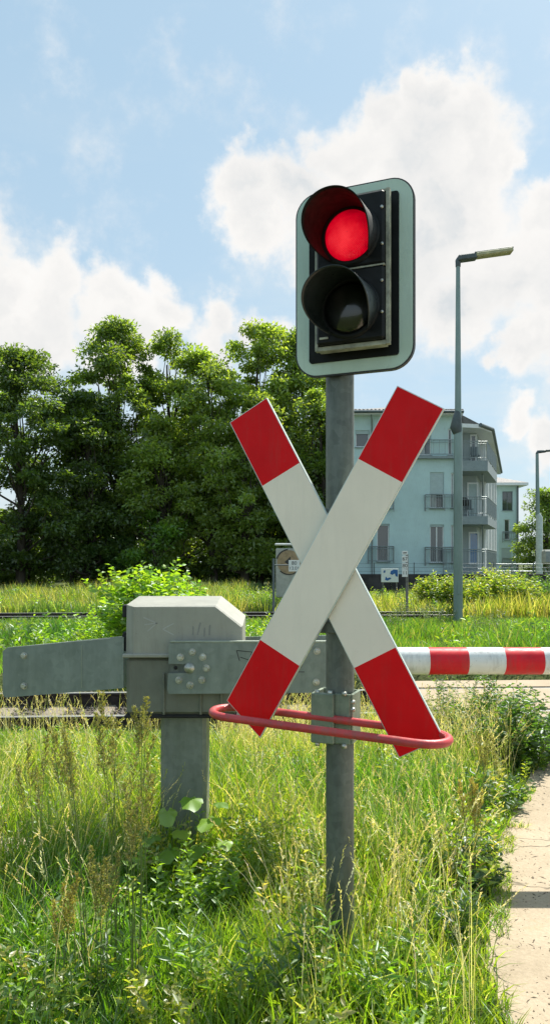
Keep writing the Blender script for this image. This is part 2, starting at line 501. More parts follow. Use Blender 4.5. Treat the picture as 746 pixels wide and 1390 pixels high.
M['ground'] = ground_mat()
M['path'] = paving_mat('cracked_sandy_concrete', (.47, .385, .275), (.27, .215, .145))
M['panel'] = paving_mat('crossing_panel_concrete', (.44, .35, .25), (.31, .25, .17), crack=False)
M['asphalt'] = paving_mat('worn_asphalt', (.17, .15, .13), (.08, .075, .065), crack=False, sc=1.4)
M['ballast'] = mat('ballast_stone', (.11, .09, .07), .9, var=.35, scale=14, bump=1.0, bscale=22, detail=8)
M['stone'] = mat('track_stone', (.15, .13, .11), .9, var=.3, scale=20)

# ------------------------------------------------------------------ the setting


def tdist(x, d0):            # the tracks run slightly askew to the view
    return d0 + .055 * x


def sheet(name, poly, z, m, kind='structure'):
    mb = MB(); mb.add([(x, y, z) for x, y in poly], [list(range(len(poly)))])
    return tag(mb.build(name, m), kind=kind)


g = MB()
ys = [-30, 6.9, 7.35, 11.0, 11.5, 21.2, 21.6, 25.2, 25.6, 60, 900]
zs = [0, 0, -.26, -.26, -.03, 0, -.12, -.12, 0, 0, 0]
vs = []
for k, y in enumerate(ys):
    for x in (-900, -30, 30, 900):
        yy = y + (.055 * max(-30, min(30, x)) if 6 < y < 26 else 0)
        vs.append((x, yy, zs[k]))
fs = [(i * 4 + j, i * 4 + j + 1, (i + 1) * 4 + j + 1, (i + 1) * 4 + j) for i in range(len(ys) - 1) for j in range(3)]
g.add(vs, fs)
tag(g.build('ground', M['ground']), kind='structure')


def ballast(name, x0, x1, ya, yb, z):
    mb = MB(); n = 40; r = random.Random(3)
    xs = [x0 + (x1 - x0) * i / n for i in range(n + 1)]
    rows = [(ya - .25, z - .1), (ya, z), (yb, z), (yb + .25, z - .1)]
    vs = [(x, tdist(x, y), zz + r.uniform(-.012, .012)) for y, zz in rows for x in xs]
    m = n + 1
    mb.add(vs, [(j * m + i, j * m + i + 1, (j + 1) * m + i + 1, (j + 1) * m + i) for j in range(3) for i in range(n)])
    return tag(mb.build(name, M['ballast']), kind='structure')


ballast('ballast_bed', -22, 1.75, 7.35, 10.95, -.20)
ballast('ballast_bed', -30, 6.0, 21.5, 25.2, -.08)

# loose stones on the bed that shows
sv = []; sf = []
pts = []
R2 = np.random.default_rng(5)
base_ico = [(0, 0, 1), (.9, 0, .2), (.28, .85, .25), (-.72, .53, .2), (-.72, -.53, .25), (.28, -.85, .2), (0, 0, -.6)]
ico_f = [(0, 1, 2), (0, 2, 3), (0, 3, 4), (0, 4, 5), (0, 5, 1), (6, 2, 1), (6, 3, 2), (6, 4, 3), (6, 5, 4), (6, 1, 5)]
ns = 9000
bx = R2.uniform(-5.5, 1.7, ns); by = R2.uniform(7.25, 11.0, ns)
B = np.array(base_ico)
siz = R2.uniform(.014, .038, ns)
jit = R2.uniform(.7, 1.3, (ns, 7, 3))
ang = R2.uniform(0, 6.28, ns)
V = B[None] * jit * siz[:, None, None]
ca, sa = np.cos(ang)[:, None], np.sin(ang)[:, None]
VX = V[:, :, 0] * ca - V[:, :, 1] * sa + bx[:, None]
VY = V[:, :, 0] * sa + V[:, :, 1] * ca + (by + .055 * bx)[:, None]
VZ = V[:, :, 2] - .195


def np_mesh(name, verts, faces, mats, parent=None, col=None, smooth=False):
    """verts (N,3), faces (F,k) of one size"""
    me = bpy.data.meshes.new(name)
    nf, k = faces.shape
    me.vertices.add(len(verts)); me.vertices.foreach_set('co', verts.astype(np.float32).ravel())
    me.loops.add(nf * k); me.loops.foreach_set('vertex_index', faces.astype(np.int32).ravel())
    me.polygons.add(nf)
    me.polygons.foreach_set('loop_start', (np.arange(nf) * k).astype(np.int32))
    me.polygons.foreach_set('loop_total', np.full(nf, k, np.int32))
    if smooth: me.polygons.foreach_set('use_smooth', np.ones(nf, bool))
    me.materials.append(mats)
    if col is not None:
        at = me.color_attributes.new('leafcol', 'FLOAT_COLOR', 'POINT')
        c4 = np.ones((len(verts), 4), np.float32); c4[:, :3] = col
        at.data.foreach_set('color', c4.ravel())
    me.update(calc_edges=True)
    o = bpy.data.objects.new(name, me); COL.objects.link(o)
    if parent: o.parent = parent
    return o


sv = np.stack([VX, VY, VZ], -1).reshape(-1, 3)
sf = (np.arange(ns)[:, None, None] * 7 + np.array(ico_f)[None]).reshape(-1, 3)
tag(np_mesh('ballast_stones', sv, sf, M['stone']), 'loose grey brown stones lying between the sleepers of the near track', 'gravel', kind='stuff')


def rail_mb(x0, x1, d, ztop, h=.20):
    mb = MB()
    prof = [(-.065, -h), (.065, -h), (.065, -h + .012), (.010, -h + .03), (.010, -.045), (.035, -.035), (.035, -.006), (.028, 0),
            (-.028, 0), (-.035, -.006), (-.035, -.035), (-.010, -.045), (-.010, -h + .03), (-.065, -h + .012)]
    n = len(prof)
    vs = [(x0, tdist(x0, d) + p, ztop + q) for p, q in prof] + [(x1, tdist(x1, d) + p, ztop + q) for p, q in prof]
    for i in range(n):
        mb.add([vs[i], vs[(i + 1) % n], vs[n + (i + 1) % n], vs[n + i]], [(0, 1, 2, 3)], 1 if 5 <= i <= 8 else 0)
    return mb


def track(name, label, x0, x1, d0, ztop, sleep, xs0, xs1):
    t = empty(name, label, 'track')
    for d in (d0, d0 + 1.505):
        rail_mb(x0, x1, d, ztop).build('rail', [M['rail'], M['rail_top']], t)
    x = xs0
    k = 0
    while x < xs1:
        mb = MB(); mb.box((x, tdist(x, d0 + .75), ztop - .20 - .035), (.26, 2.5, .13), Matrix.Rotation(.055, 3, 'Z'), bev=.03)
        mb.build('sleeper', M['sleeper'], t)
        x += .62; k += 1
    return t


track('railway_track', 'near railway track running behind the barrier, with rusty shade-dark rails on concrete sleepers', -22, 9, 8.36, .0, True, -6.5, 1.6)
far = track('railway_track', 'far railway track in the tall grass, ending by the near lamp post', -30, 5.6, 22.4, .13, True, -14, 5.4)
for sx in (-7.6, -6.0):
    mb = MB(); mb.box((sx, tdist(sx, 22.4) - .05, .03), (.5, .03, .10), bev=.005); mb.build('fishplate', M['rail_top'], far)

# paved way on the right and the crossing deck
road = [(.62, -4), (.72, 1.5), (.90, 3.18), (1.05, 3.6), (1.33, 4.42), (1.80, 5.4), (2.45, 6.75), (14, 6.9), (14, -4)]
sheet('footpath', road, .012, M['path'])
sheet('asphalt_strip', [(2.1, 6.76), (14, 7.0), (14, 8.62), (1.9, 7.92)], .016, M['asphalt'])
cp = MB()
for xa in [1.72 + 1.2 * k for k in range(9)]:
    for ya, yb in ((7.98, 8.29), (8.45, 9.80), (9.97, 10.52)):
        xb = xa + 1.19
        cp.plan([(xa, tdist(xa, ya)), (xb, tdist(xb, ya)), (xb, tdist(xb, yb)), (xa, tdist(xa, yb))], -.18, .006 + .002 * (int(xa * 7) % 2))
tag(cp.build('crossing_deck', M['panel']), kind='structure')
sheet('side_road', [(5.2, 10.86), (14, 11.35), (42, 62), (30, 62)], .02, M['asphalt'])
r = np.random.default_rng(91); n = 1500          # grit, chips and dry bits on the path
yy = 1.8 + 5.2 * r.random(n); eg = np.interp(yy, [1.5, 3.18, 3.6, 4.42, 5.4, 6.75], [.72, .90, 1.05, 1.33, 1.80, 2.45])
xx = eg + np.abs(r.normal(size=n)) ** 1.6 * .24
sz = r.uniform(.002, .007, n) * np.where(r.random(n) > .96, 2.6, 1)
an = r.uniform(0, 6.28, n); st_ = np.where(r.random(n) > .72, r.uniform(1.5, 5, n), 1.0)
dx = np.stack([np.cos(an), np.sin(an)], 1); dy = np.stack([-np.sin(an), np.cos(an)], 1)
c0 = np.stack([xx, yy], 1)
q = [c0 + dx * (sz * st_)[:, None], c0 + dy * (sz * .6)[:, None], c0 - dx * (sz * st_)[:, None], c0 - dy * (sz * .6)[:, None], c0]
V = np.concatenate([np.stack(q, 1), np.stack([np.full(n, .012)] * 4 + [.012 + sz * .7], 1)[:, :, None]], 2)
F = (np.arange(n)[:, None, None] * 5 + np.array([[0, 1, 4], [1, 2, 4], [2, 3, 4], [3, 0, 4]])[None]).reshape(-1, 3)
M['grit'] = mat('dry_grit', (.20, .155, .10), .9, var=.45, scale=3)
tag(np_mesh('path_litter', V.reshape(-1, 3), F, M['grit']), 'dry plant bits and grit scattered along the edge of the path', 'litter', kind='stuff')
cs = MB(); cs.plan([(-2.05, 4.12), (-1.42, 4.16), (-1.38, 4.44), (-2.05, 4.50)], -.03, .05)
tag(cs.build('concrete_slab', M['path']), 'flat tan concrete slab in the grass at the left edge of the photo', 'slab')

# ------------------------------------------------------------------ signal mast
YAW = math.radians(-22)
MX, MY = .271, 3.08
mast = empty('signal_post', 'round grey steel post in the grass, carrying the red light and crossed boards', 'post', (MX, MY, 0), YAW)
mb = MB(); mb.tube([(0, 0, -.1), (0, 0, 3.12)], .0585, 40)
mb.build('pole', M['galv_dark'], mast)
mb = MB(); mb.tube([(0, 0, 3.12), (0, 0, 3.14)], .062, 32); mb.build('pole_cap', M['rubber'], mast)
# clamp that carries the guard ring
cl = MB()
cl.box((-.05, -.073, 1.065), (.098, .03, .205), bev=.004)
cl.box((.030, -.062, 1.065), (.066, .012, .205), bev=.003)
cl.box((.066, -.0, 1.065), (.012, .12, .205), bev=.003)
cl.box((-.093, -.01, 1.065), (.012, .12, .205), bev=.003)
cl.box((-.015, .062, 1.065), (.165, .012, .205), bev=.003)
clo = cl.build('clamp', M['galv'], mast)
for x, z in ((-.075, 1.17), (-.02, 1.17), (.04, 1.17), (-.075, .957), (.04, .957)):
    b = MB(); b.lathe([(0, -.008), (.011, -.008), (.011, .008), (0, .008)], 6, Matrix.Translation((x, -.072, z)))
    b.build('bolt', M['bolt'], clo)
for z in (1.135, 1.105, 1.0, .985):
    b = MB(); b.lathe([(0, 0), (.009, 0), (.009, .018), (0, .018)], 6, Matrix.Translation((.062, -.055, z)) @ Matrix.Rotation(math.radians(90), 4, 'Y'))
    b.build('bolt', M['bolt'], clo)
# guard ring: stadium in plan, rear run passes through the clamp
ring = MB(); pts = []
RX0, RX1, RY0, RY1 = -.490, .475, -.285, -.075
rr = (RY1 - RY0) / 2; cy = (RY0 + RY1) / 2


def ringz(x): return 1.068 - .045 * (x + .1)


for k in range(14):
    a = math.pi / 2 + math.pi * k / 13
    pts.append((RX0 + rr + rr * math.cos(a), cy + rr * math.sin(a)))
for k in range(1, 8):
    pts.append((RX0 + rr + (RX1 - RX0 - 2 * rr) * k / 8, RY0))
for k in range(14):
    a = -math.pi / 2 + math.pi * k / 13
    pts.append((RX1 - rr + rr * math.cos(a), cy + rr * math.sin(a)))
for k in range(1, 8):
    pts.append((RX1 - rr - (RX1 - RX0 - 2 * rr) * k / 8, RY1))
ring.tube([(x, y, ringz(x)) for x, y in pts], .0165, 14, closed=True)
ring.build('guard_ring', M['ring_red'], mast)

# ------------------------------------------------------------------ crossed boards
cross = empty('crossbuck_sign', 'two crossed boards striped red and white, bolted in an X to the round steel post', 'warning sign', (MX, MY, 0), YAW)


def board(name, cx, cz, ang, L, w, yf, th, f1, f2, label, skew=0.0):
    """board in the local x,z plane; f1/f2 = fractions of red at top and bottom"""
    t = empty_child(name, cross, label)
    ux, uz = math.sin(ang), math.cos(ang)       # along the board, upward
    wx, wz = math.cos(ang), -math.sin(ang)
    def P(a, b):
        if a < -L * .49: a -= skew * b / w
        return (cx + ux * a + wx * b, cz + uz * a + wz * b)
    h = L / 2; q = w / 2
    segs = [(-h, -h + L * f2, 'red'), (-h + L * f2, h - L * f1, 'white'), (h - L * f1, h, 'red')]
    plate = MB(); plate.prism([P(-h, -q), P(-h, q), P(h, q), P(h, -q)], yf, yf + th, 0)
    plate.build('board_core', M['alu_edge'], t)
    for a0, a1, c in segs:
        e = .0035
        aa0 = a0 + (e if a0 == -h else 0); aa1 = a1 - (e if a1 == h else 0)
        mb = MB(); mb.prism([P(aa0, -q + e), P(aa0, q - e), P(aa1, q - e), P(aa1, -q + e)], yf - .0025, yf - .0002, 0)
        mb.build(c + '_panel', M[c + '_film'], t)
    for s_ in (-1, 1):
        mb = MB(); mb.prism([P(-h + .02, s_ * (q - .018)), P(-h + .02, s_ * (q - .004)), P(h - .02, s_ * (q - .004)), P(h - .02, s_ * (q - .018))], yf + th, yf + th + .018)
        mb.build('stiffener', M['back_alu'], t)
    return t


def empty_child(name, parent, label=None):
    o = bpy.data.objects.new(name, None); COL.objects.link(o); o.parent = parent
    if label: o['label'] = label
    return o


board('cross_board', -.010, 1.692, math.radians(29.9), 1.49, .206, -.135, .016, .212, .222, 'front board rising to the right', .05)
board('cross_board', -.006, 1.668, math.radians(-28.2), 1.545, .194, -.110, .016, .205, .25, 'rear board rising to the left')
for z in (1.90, 1.44):
    mb = MB(); mb.box((0, -.074, z), (.15, .02, .05), bev=.003); mb.box((0, 0, z), (.135, .13, .035), bev=.004)
    o = mb.build('mounting_clamp', M['galv_dark'], cross)
    for x in (-.055, .055):
        b = MB(); b.lathe([(0, -.006), (.008, -.006), (.008, .008), (0, .008)], 6, Matrix.Translation((x, -.086, z)) @ Matrix.Rotation(math.radians(90), 4, 'X'))
        b.build('bolt', M['bolt'], o)

# ------------------------------------------------------------------ light signal
sig = empty('traffic_light', 'two lamp signal glowing red above, on a black panel with pale rounded border', 'traffic light', (MX, MY, 0), YAW)


def rrect(x0, x1, z0, z1, r, n=9):
    out = []
    for cx, cz, a0 in ((x1 - r, z1 - r, 0), (x0 + r, z1 - r, 90), (x0 + r, z0 + r, 180), (x1 - r, z0 + r, 270)):
        for k in range(n + 1):
            a = math.radians(a0 + 90 * k / n)
            out.append((cx + r * math.cos(a), cz + r * math.sin(a)))
    return out


BX0, BX1, BZ0, BZ1 = -.163, .330, 2.465, 3.222
mb = MB(); mb.prism(rrect(BX0, BX1, BZ0, BZ1, .095), -.090, -.068); bb = mb.build('background_board', M['rim'], sig)
mb = MB(); mb.prism(rrect(BX0 + .006, BX1 - .006, BZ0 + .006, BZ1 - .006, .089), -.0925, -.0902); mb.build('pale_border', M['border'], bb)
mb = MB(); mb.prism(rrect(BX0 + .062, BX1 - .060, BZ0 + .055, BZ1 - .058, .012, 3), -.100, -.0927); mb.build('black_panel', M['black_panel'], bb)
for z in (3.0, 2.62):
    mb = MB(); mb.box((0, -.034, z), (.09, .066, .05)); mb.build('bracket', M['galv_dark'], sig)
HX0, HX1, HZ0, HZ1 = -.042, .241, 2.555, 3.135
hs = MB()
hs.box(((HX0 + HX1) / 2, -.135, (HZ0 + HZ1) / 2), (HX1 - HX0, .069, HZ1 - HZ0), bev=.006)
hz = hs.build('housing', M['housing'], sig)
# trim strips with the light on the housing edges painted in, and its two doors
tr = MB()
for x0, x1, z0, z1 in ((HX0 - .008, HX0 + .004, HZ0 - .01, HZ1 + .008), (HX1 - .004, HX1 + .010, HZ0 - .01, HZ1 + .008)):
    tr.prism([(x0, z0), (x1, z0), (x1, z1), (x0, z1)], -.176, -.150)
tr.prism([(HX0 + .005, HZ0 - .012), (HX1 - .005, HZ0 - .012), (HX1 - .005, HZ0 + .004), (HX0 + .005, HZ0 + .004)], -.178, -.136)
tr.prism([(HX0 + .005, HZ1 - .003), (HX1 - .005, HZ1 - .003), (HX1 - .005, HZ1 + .006), (HX0 + .005, HZ1 + .006)], -.176, -.150)
tr.build('trim', M['trim'], hz)
zm = (HZ0 + HZ1) / 2
for z0, z1 in ((HZ0 + .006, zm - .003), (zm + .003, HZ1 - .005)):
    mb = MB(); mb.box(((HX0 + HX1) / 2, -.185, (z0 + z1) / 2), (HX1 - HX0 - .012, .03, z1 - z0), bev=.008)
    mb.build('lamp_door', M['housing'], hz)
mb = MB(); mb.box(((HX0 + HX1) / 2, -.190, zm), (HX1 - HX0 - .01, .012, .006)); mb.build('seam', M['trim'], hz)
mb = MB(); mb.box((-.005, -.2015, 2.585), (.035, .003, .008)); mb.build('type_plate', M['trim'], hz)
for z in (2.66, 2.78, 2.92, 3.06):
    mb = MB(); mb.lathe([(0, 0), (.006, 0), (.006, .006), (0, .006)], 8, Matrix.Translation((.228, -.200, z)) @ Matrix.Rotation(math.radians(90), 4, 'X'))
    mb.build('screw', M['bolt'], hz)


def lamp(zc, lit):
    xc = .100
    F = Matrix.Translation((xc, -.200, zc)) @ Matrix.Rotation(math.radians(90), 4, 'X')   # local z points out of the face
    L = .098
    mb = MB()
    mb.lathe([(L, .0), (L * .97, .012), (L * .85, .022), (L * .6, .032), (L * .3, .037), (.001, .039)], 40, F)
    mb.build('red_lens' if lit else 'dark_lens', M['lens_red'] if lit else M['lens_dark'], hz)
    mb = MB(); mb.lathe([(L, 0), (L + .004, .012), (L + .018, .012), (L + .022, 0)], 40, F); mb.build('lens_ring', M['housing'], hz)
    # hooded visor, long on top, cut back towards the open underside
    vs = []; seg = 64; amax = math.radians(142); ro = L + .013; rows = 10
    for side in (0, 1):
        for j in range(rows + 1):
            for k in range(seg + 1):
                a = -amax + 2 * amax * k / seg          # 0 = straight up
                cut = .5 + .5 * math.cos(a * .98)
                ln = .012 + .238 * (1 - (abs(a) / amax) ** 3.2)
                r = ro + .012 * j / rows - side * .0035
                h = ln * j / rows
                p = Vector((r * math.sin(a), r * math.cos(a), h + .004))
                p.y -= .20 * h                # a slight droop
                vs.append(F @ p)
    m = seg + 1; off = (rows + 1) * m; fs = []
    for j in range(rows):
        for k in range(seg):
            q = (j * m + k, j * m + k + 1, (j + 1) * m + k + 1, (j + 1) * m + k)
            fs.append(q); fs.append(tuple(off + i for i in q[::-1]))
    for k in range(seg):
        q = (rows * m + k, rows * m + k + 1, off + rows * m + k + 1, off + rows * m + k); fs.append(q)
    for j in range(rows):
        for k in (0, seg):
            fs.append((j * m + k, (j + 1) * m + k, off + (j + 1) * m + k, off + j * m + k))
    mb = MB(); mb.add(vs, fs, 0, True)
    mb.build('visor', M['visor' if lit else 'visor2'], hz)


lamp(2.972, True)
lamp(2.690, False)

# ------------------------------------------------------------------ barrier machine
BD = 4.2


def bxz(px, py, D=BD): return ((px - 373) * D / 1000, EYE + (765 - py) * D / 1000)


bar = empty('level_crossing_barrier', 'closed half barrier with grey drive box and a red and white striped boom', 'barrier', (-.53, 4.42, 0))
OX, OY = -.53, 4.42


def loc(p): return (p[0] - OX, p[1] - OY, p[2])


class LB(MB):
    def build(s, name, mats, parent=None):
        s.v = [(x - OX, y - OY, z) for x, y, z in s.v]
        return MB.build(s, name, mats, parent)


# hood
x0, zt = bxz(169, 822); x1, zf = bxz(292, 822); x2, zc = bxz(329, 850); _, zl = bxz(0, 889)
hd = MB()
yf, yb = 4.2, 4.64
prof = [(x0, zl), (x2, zl), (x2, zc), (x1, zt), (x0 + .015, zt), (x0, zt - .015)]
vsf = [(x, yf if x > x0 + .001 else yf + .03, z) for x, z in prof]
fr = [(x0 + .05, yf, zl), (x2 - .008, yf, zl), (x2 - .008, yf, zc - .006), (x1, yf, zt - .008), (x0 + .055, yf, zt - .008)]
md = [(x0, yf + .045, zl), (x2, yf + .012, zl), (x2, yf + .012, zc), (x1 + .004, yf + .012, zt), (x0 + .004, yf + .045, zt + .002)]
bk = [(x0, yb, zl), (x2, yb, zl), (x2, yb, zc + .03), (x1 + .004, yb, zt + .035), (x0 + .004, yb, zt + .035)]
vs = fr + md + bk
fs = [(0, 1, 2, 3, 4), (14, 13, 12, 11, 10)]
for a in (0, 5):
    for i in range(5):
        j = (i + 1) % 5
        fs.append((a + j, a + i, a + 5 + i, a + 5 + j))
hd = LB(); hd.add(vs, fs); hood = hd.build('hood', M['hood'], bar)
lp = LB(); lp.box(((x0 + x2) / 2, (yf + yb) / 2, zl - .004), (x2 - x0 + .02, yb - yf + .03, .022), bev=.005); lp.build('rim', M['hood'], hood)
for py, h in ((826, .075), (868, .11)):
    zz = bxz(0, py)[1] - .02
    mb = LB(); mb.box((x0 - .012, 4.30, zz), (.03, .06, h), bev=.006); mb.build('latch', M['rubber'], hood)
# rubbed marker strokes on the hood
def strokes(mb, pts, w, y):
    for (a, b), (c, d) in zip(pts[:-1], pts[1:]):
        dx, dz = c - a, d - b; l = math.hypot(dx, dz) or 1; nx, nz = -dz / l * w / 2, dx / l * w / 2
        mb.prism([(a + nx, b + nz), (c + nx, d + nz), (c - nx, d - nz), (a - nx, b - nz)], y - .0012, y - .0004)
sm = LB()
for seq in ([(272, 845), (268, 862)], [(278, 852), (277, 864)], [(285, 848), (284, 862)], [(262, 850), (262, 862)]):
    strokes(sm, [bxz(*p) for p in seq], .008, yf)
sm.build('rubbed_marker', M['smudge'], hood)
sm = LB()
for seq in ([(195, 838), (213, 846)], [(200, 857), (213, 846), (196, 848)], [(236, 846), (221, 854), (236, 862)]):
    strokes(sm, [bxz(*p) for p in seq], .006, yf)
sm.build('scratched_mark', M['smudge2'], hood)
# lower housing
lw = LB(); a0 = bxz(170, 0)[0]; a1 = bxz(322, 0)[0]; zb = bxz(0, 972)[1]
lw.box(((a0 + a1) / 2, 4.42, (zl - .016 + zb) / 2), (a1 - a0, .40, zl - .016 - zb), bev=.02)
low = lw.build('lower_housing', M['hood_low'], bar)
for pxx in (222, 272, 300):
    r_ = LB(); xx = bxz(pxx, 0)[0]; r_.box((xx, 4.216, (zl + zb) / 2 - .05), (.012, .02, .24), bev=.003); r_.build('rib', M['hood_low'], low)
bp_ = LB(); bp_.box(((a0 + a1) / 2, 4.42, zb - .008), (a1 - a0 + .02, .40, .018), bev=.004); bp_.build('base_flange', M['rubber'], low)
# post
ps = LB(); ps.box((-.535, 4.42, .39), (.268, .24, .88), bev=.022); ps.build('post', M['galv_post'], bar)
# arm plates
def plate(name, pts, D, th, m, r=0):
    mb = LB(); mb.prism([bxz(px, py, D) for px, py in pts], D, D + th); return mb.build(name, m, bar)
ap = plate('arm_plate', [(231, 873), (470, 870), (470, 940), (229, 942), (227, 936), (228, 914), (256, 913), (262, 908), (256, 902), (229, 901), (229, 876)], 4.15, .014, M['galv_plate'])
bk_ = LB(); bk_.prism([bxz(232, 873, 4.17), bxz(300, 873, 4.17), bxz(300, 941, 4.17), bxz(230, 941, 4.17)], 4.166, 4.1975); bk_.build('hub_plate', M['galv_dark'], bar)
rp = plate('arm_plate', [(300, 865), (300, 938), (470, 938), (470, 862)], 4.66, .014, M['galv_plate'])
cwp = [(10, 879), (168, 865), (168, 934), (8, 947), (4, 943), (4, 884)]
lpn = plate('counterweight_plate', cwp, 4.24, .014, M['galv_plate'])
plate('counterweight_plate', [(x + 22 if x < 100 else x + 6, y - 2) for x, y in cwp], 4.62, .014, M['galv_plate'])
w_ = LB(); xa, za = bxz(110, 873, 4.24); xb, zb_ = bxz(112, 936, 4.24)
w_.box(((xa + xb) / 2, 4.238, (za + zb_) / 2), (.004, .004, za - zb_ - .02)); w_.build('weld_line', M['galv_light'], lpn)
xg0, zg = bxz(231, 873, 4.15); xg1, _ = bxz(470, 0, 4.15)
fl = LB(); fl.box(((xg0 + xg1) / 2, 4.162, zg + .008), (xg1 - xg0, .03, .010), bev=.002); fl.build('sunlit_top_rim', M['galv_light'], ap)  # lighter strip paints the sun along the plate's top rim


def bolt(px, py, D, parent, r=.017):
    x, z = bxz(px, py, D)
    Mx = Matrix.Translation((x, D, z)) @ Matrix.Rotation(math.radians(90), 4, 'X') @ Matrix.Rotation(random.random(), 4, 'Z')
    mb = LB(); mb.lathe([(0, .003), (r * 1.25, .003), (r * 1.25, .0), (r, .0)][:4], 20, Mx); mb.lathe([(r * .95, .001), (r * .95, .016), (r * .75, .019), (0, .019)], 6, Mx)
    o = mb.build('bolt', M['bolt'], parent)
    o.data.polygons.foreach_set('use_smooth', [False] * len(o.data.polygons))


for p in ((245, 892), (261, 885), (275, 892), (280, 907), (274, 923), (258, 930), (243, 923)): bolt(*p, 4.15, ap, .0165)
for p in ((430, 884), (429, 926)): bolt(*p, 4.15, ap, .016)
for p in ((33, 890), (33, 931)): bolt(*p, 4.24, lpn, .016)
x, z = bxz(257, 907, 4.15)
mb = LB(); mb.lathe([(0, .016), (.016, .016), (.018, .012), (.028, .010), (.031, 0)], 24, Matrix.Translation((x, 4.152, z)) @ Matrix.Rotation(math.radians(90), 4, 'X')); mb.build('shaft', M['bolt'], ap)
x, z = bxz(238, 907, 4.15)
mb = LB(); mb.lathe([(0, .004), (.010, .004), (.011, 0)], 16, Matrix.Translation((x, 4.166, z)) @ Matrix.Rotation(math.radians(90), 4, 'X')); mb.build('hole', M['rubber'], ap)
sc_ = LB(); strokes(sc_, [bxz(px, py, 4.15) for px, py in ((325, 897), (321, 883), (342, 885), (338, 896), (326, 892))], .004, 4.15)
sc_.build('marker_scribble', M['scribble'], ap); sc_ = LB(); strokes(sc_, [bxz(px, py, 4.15) for px, py in ((400, 905), (410, 902), (404, 912), (413, 912))], .004, 4.15)
sc_.build('marker_scribble', M['scribble'], ap)
# boom
bm = MB(); D = 4.35; zc_ = EYE - .132 * D; rb = .080
xs = [.36, .59, .678, .9, 1.127, 1.34, 1.566]
while xs[-1] < 4.6: xs.append(xs[-1] + .2215)
boom = LB()
for i in range(len(xs) - 1):
    red = (i - 3) % 2 == 0
    boom.tube([(xs[i], D, zc_), (xs[i + 1], D, zc_)], rb, 32, mi=1 if red else 0, cap=False)
boom.tube([(xs[-1], D, zc_), (xs[-1] + .01, D, zc_)], [rb, rb * .9], 32, mi=0)
boom.tube([(xs[0] + .001, D, zc_), (xs[0], D, zc_)], [rb, rb * .9], 32, mi=0)
bo = boom.build('boom', [M['boom_white'], M['boom_red']], bar)
bj = LB(); bj.box((.33, 4.35, zc_), (.22, .30, .13), bev=.01); bj.build('boom_socket', M['galv_dark'], bar)

# ------------------------------------------------------------------ street lamps
def lamp_a():
    D = 21.2; k = D / 1000; x = (621 - 373) * k
    t = empty('street_lamp', 'tall grey street lamp with flat head, in the grass before the apartment building', 'street lamp', (x, D, 0))
    z = lambda py: EYE + (765 - py) * k
    mb = MB(); mb.tube([(0, 0, -.1), (0, 0, z(576))], [.135, .120], 20); mb.build('lower_pole', M['lamp_pole'], t)
    mb = MB(); mb.tube([(-.01, 0, z(588)), (-.06, 0, z(580)), (-.03, 0, z(566)), (0, 0, z(557))], [.13, .17, .12, .085], 16); mb.build('collar', M['lamp_head'], t)
    mb = MB(); mb.tube([(0, 0, z(577)), (0, 0, z(360))], [.095, .060], 16); mb.build('upper_pole', M['lamp_pole'], t)
    mb = MB(); mb.tube([(0, 0, z(362)), (0, 0, z(354)), (.03, 0, z(351))], [.075, .08, .07], 12)
    h = mb.build('lamp_head', M['lamp_head'], t)
    Rm = Matrix.Rotation(math.radians(-8), 3, 'Y')
    mb = MB(); mb.box((.26, 0, z(350)), (.55, .26, .17), Rm, bev=.03); mb.build('arm', M['lamp_head'], h)
    mb = MB(); mb.box((1.02, 0, z(344)), (1.08, .30, .13), Rm, bev=.03); mb.build('lamp_cover', M['lamp_glass'], h)
    mb = MB(); mb.box((1.01, 0, z(341)), (1.12, .24, .06), Rm, bev=.02); mb.build('lid', M['lamp_head'], h)
    mb = MB(); mb.box((0, -.14, 1.0), (.10, .02, .35), bev=.004); mb.build('service_door', M['lamp_pole'], t)


def lamp_b():
    D = 58; k = D / 1000; x = (729 - 373) * k; z = lambda py: EYE + (765 - py) * k
    t = empty('street_lamp', 'distant street lamp near the right edge, pale lower pole in front of the round tree', 'street lamp', (x, D, 0))
    mb = MB(); mb.tube([(.12, 0, -.1), (.12, 0, z(702)), (.0, 0, z(698))], [.27, .25, .2], 14); mb.build('lower_pole', M['lamp_pale'], t)
    mb = MB(); mb.tube([(0, 0, z(700)), (-.05, 0, z(616))], [.16, .12], 12); mb.build('upper_pole', M['lamp_pole'], t)
    mb = MB(); mb.tube([(-.05, 0, z(616)), (0, 0, z(613.5)), (.6, 0, z(612.5))], [.13, .13, .11], 10)
    h = mb.build('lamp_head', M['lamp_head'], t)
    mb = MB(); mb.box((1.35, 0, z(611)), (1.5, .35, .16), Matrix.Rotation(math.radians(-5), 3, 'Y'), bev=.03); mb.build('lamp_cover', M['lamp_head'], h)


lamp_a(); lamp_b()

# ------------------------------------------------------------------ apartment building
FD = 41.0
bl = empty('apartment_building', 'pale turquoise three storey apartment building with balconies and a dark tiled roof', 'building', (3, FD, 0))
BO = Vector((3, FD, 0))


class BB(MB):
    def build(s, name, mats, parent=None):
        s.v = [(x - BO.x, y - BO.y, z - BO.z) for x, y, z in s.v]
        return MB.build(s, name, mats, parent)


def fX(px, D=FD): return (px - 373) * D / 1000
def fZ(py, D=FD): return EYE + (765 - py) * D / 1000


xL, xR = fX(461), fX(617.5)
zE = fZ(560)


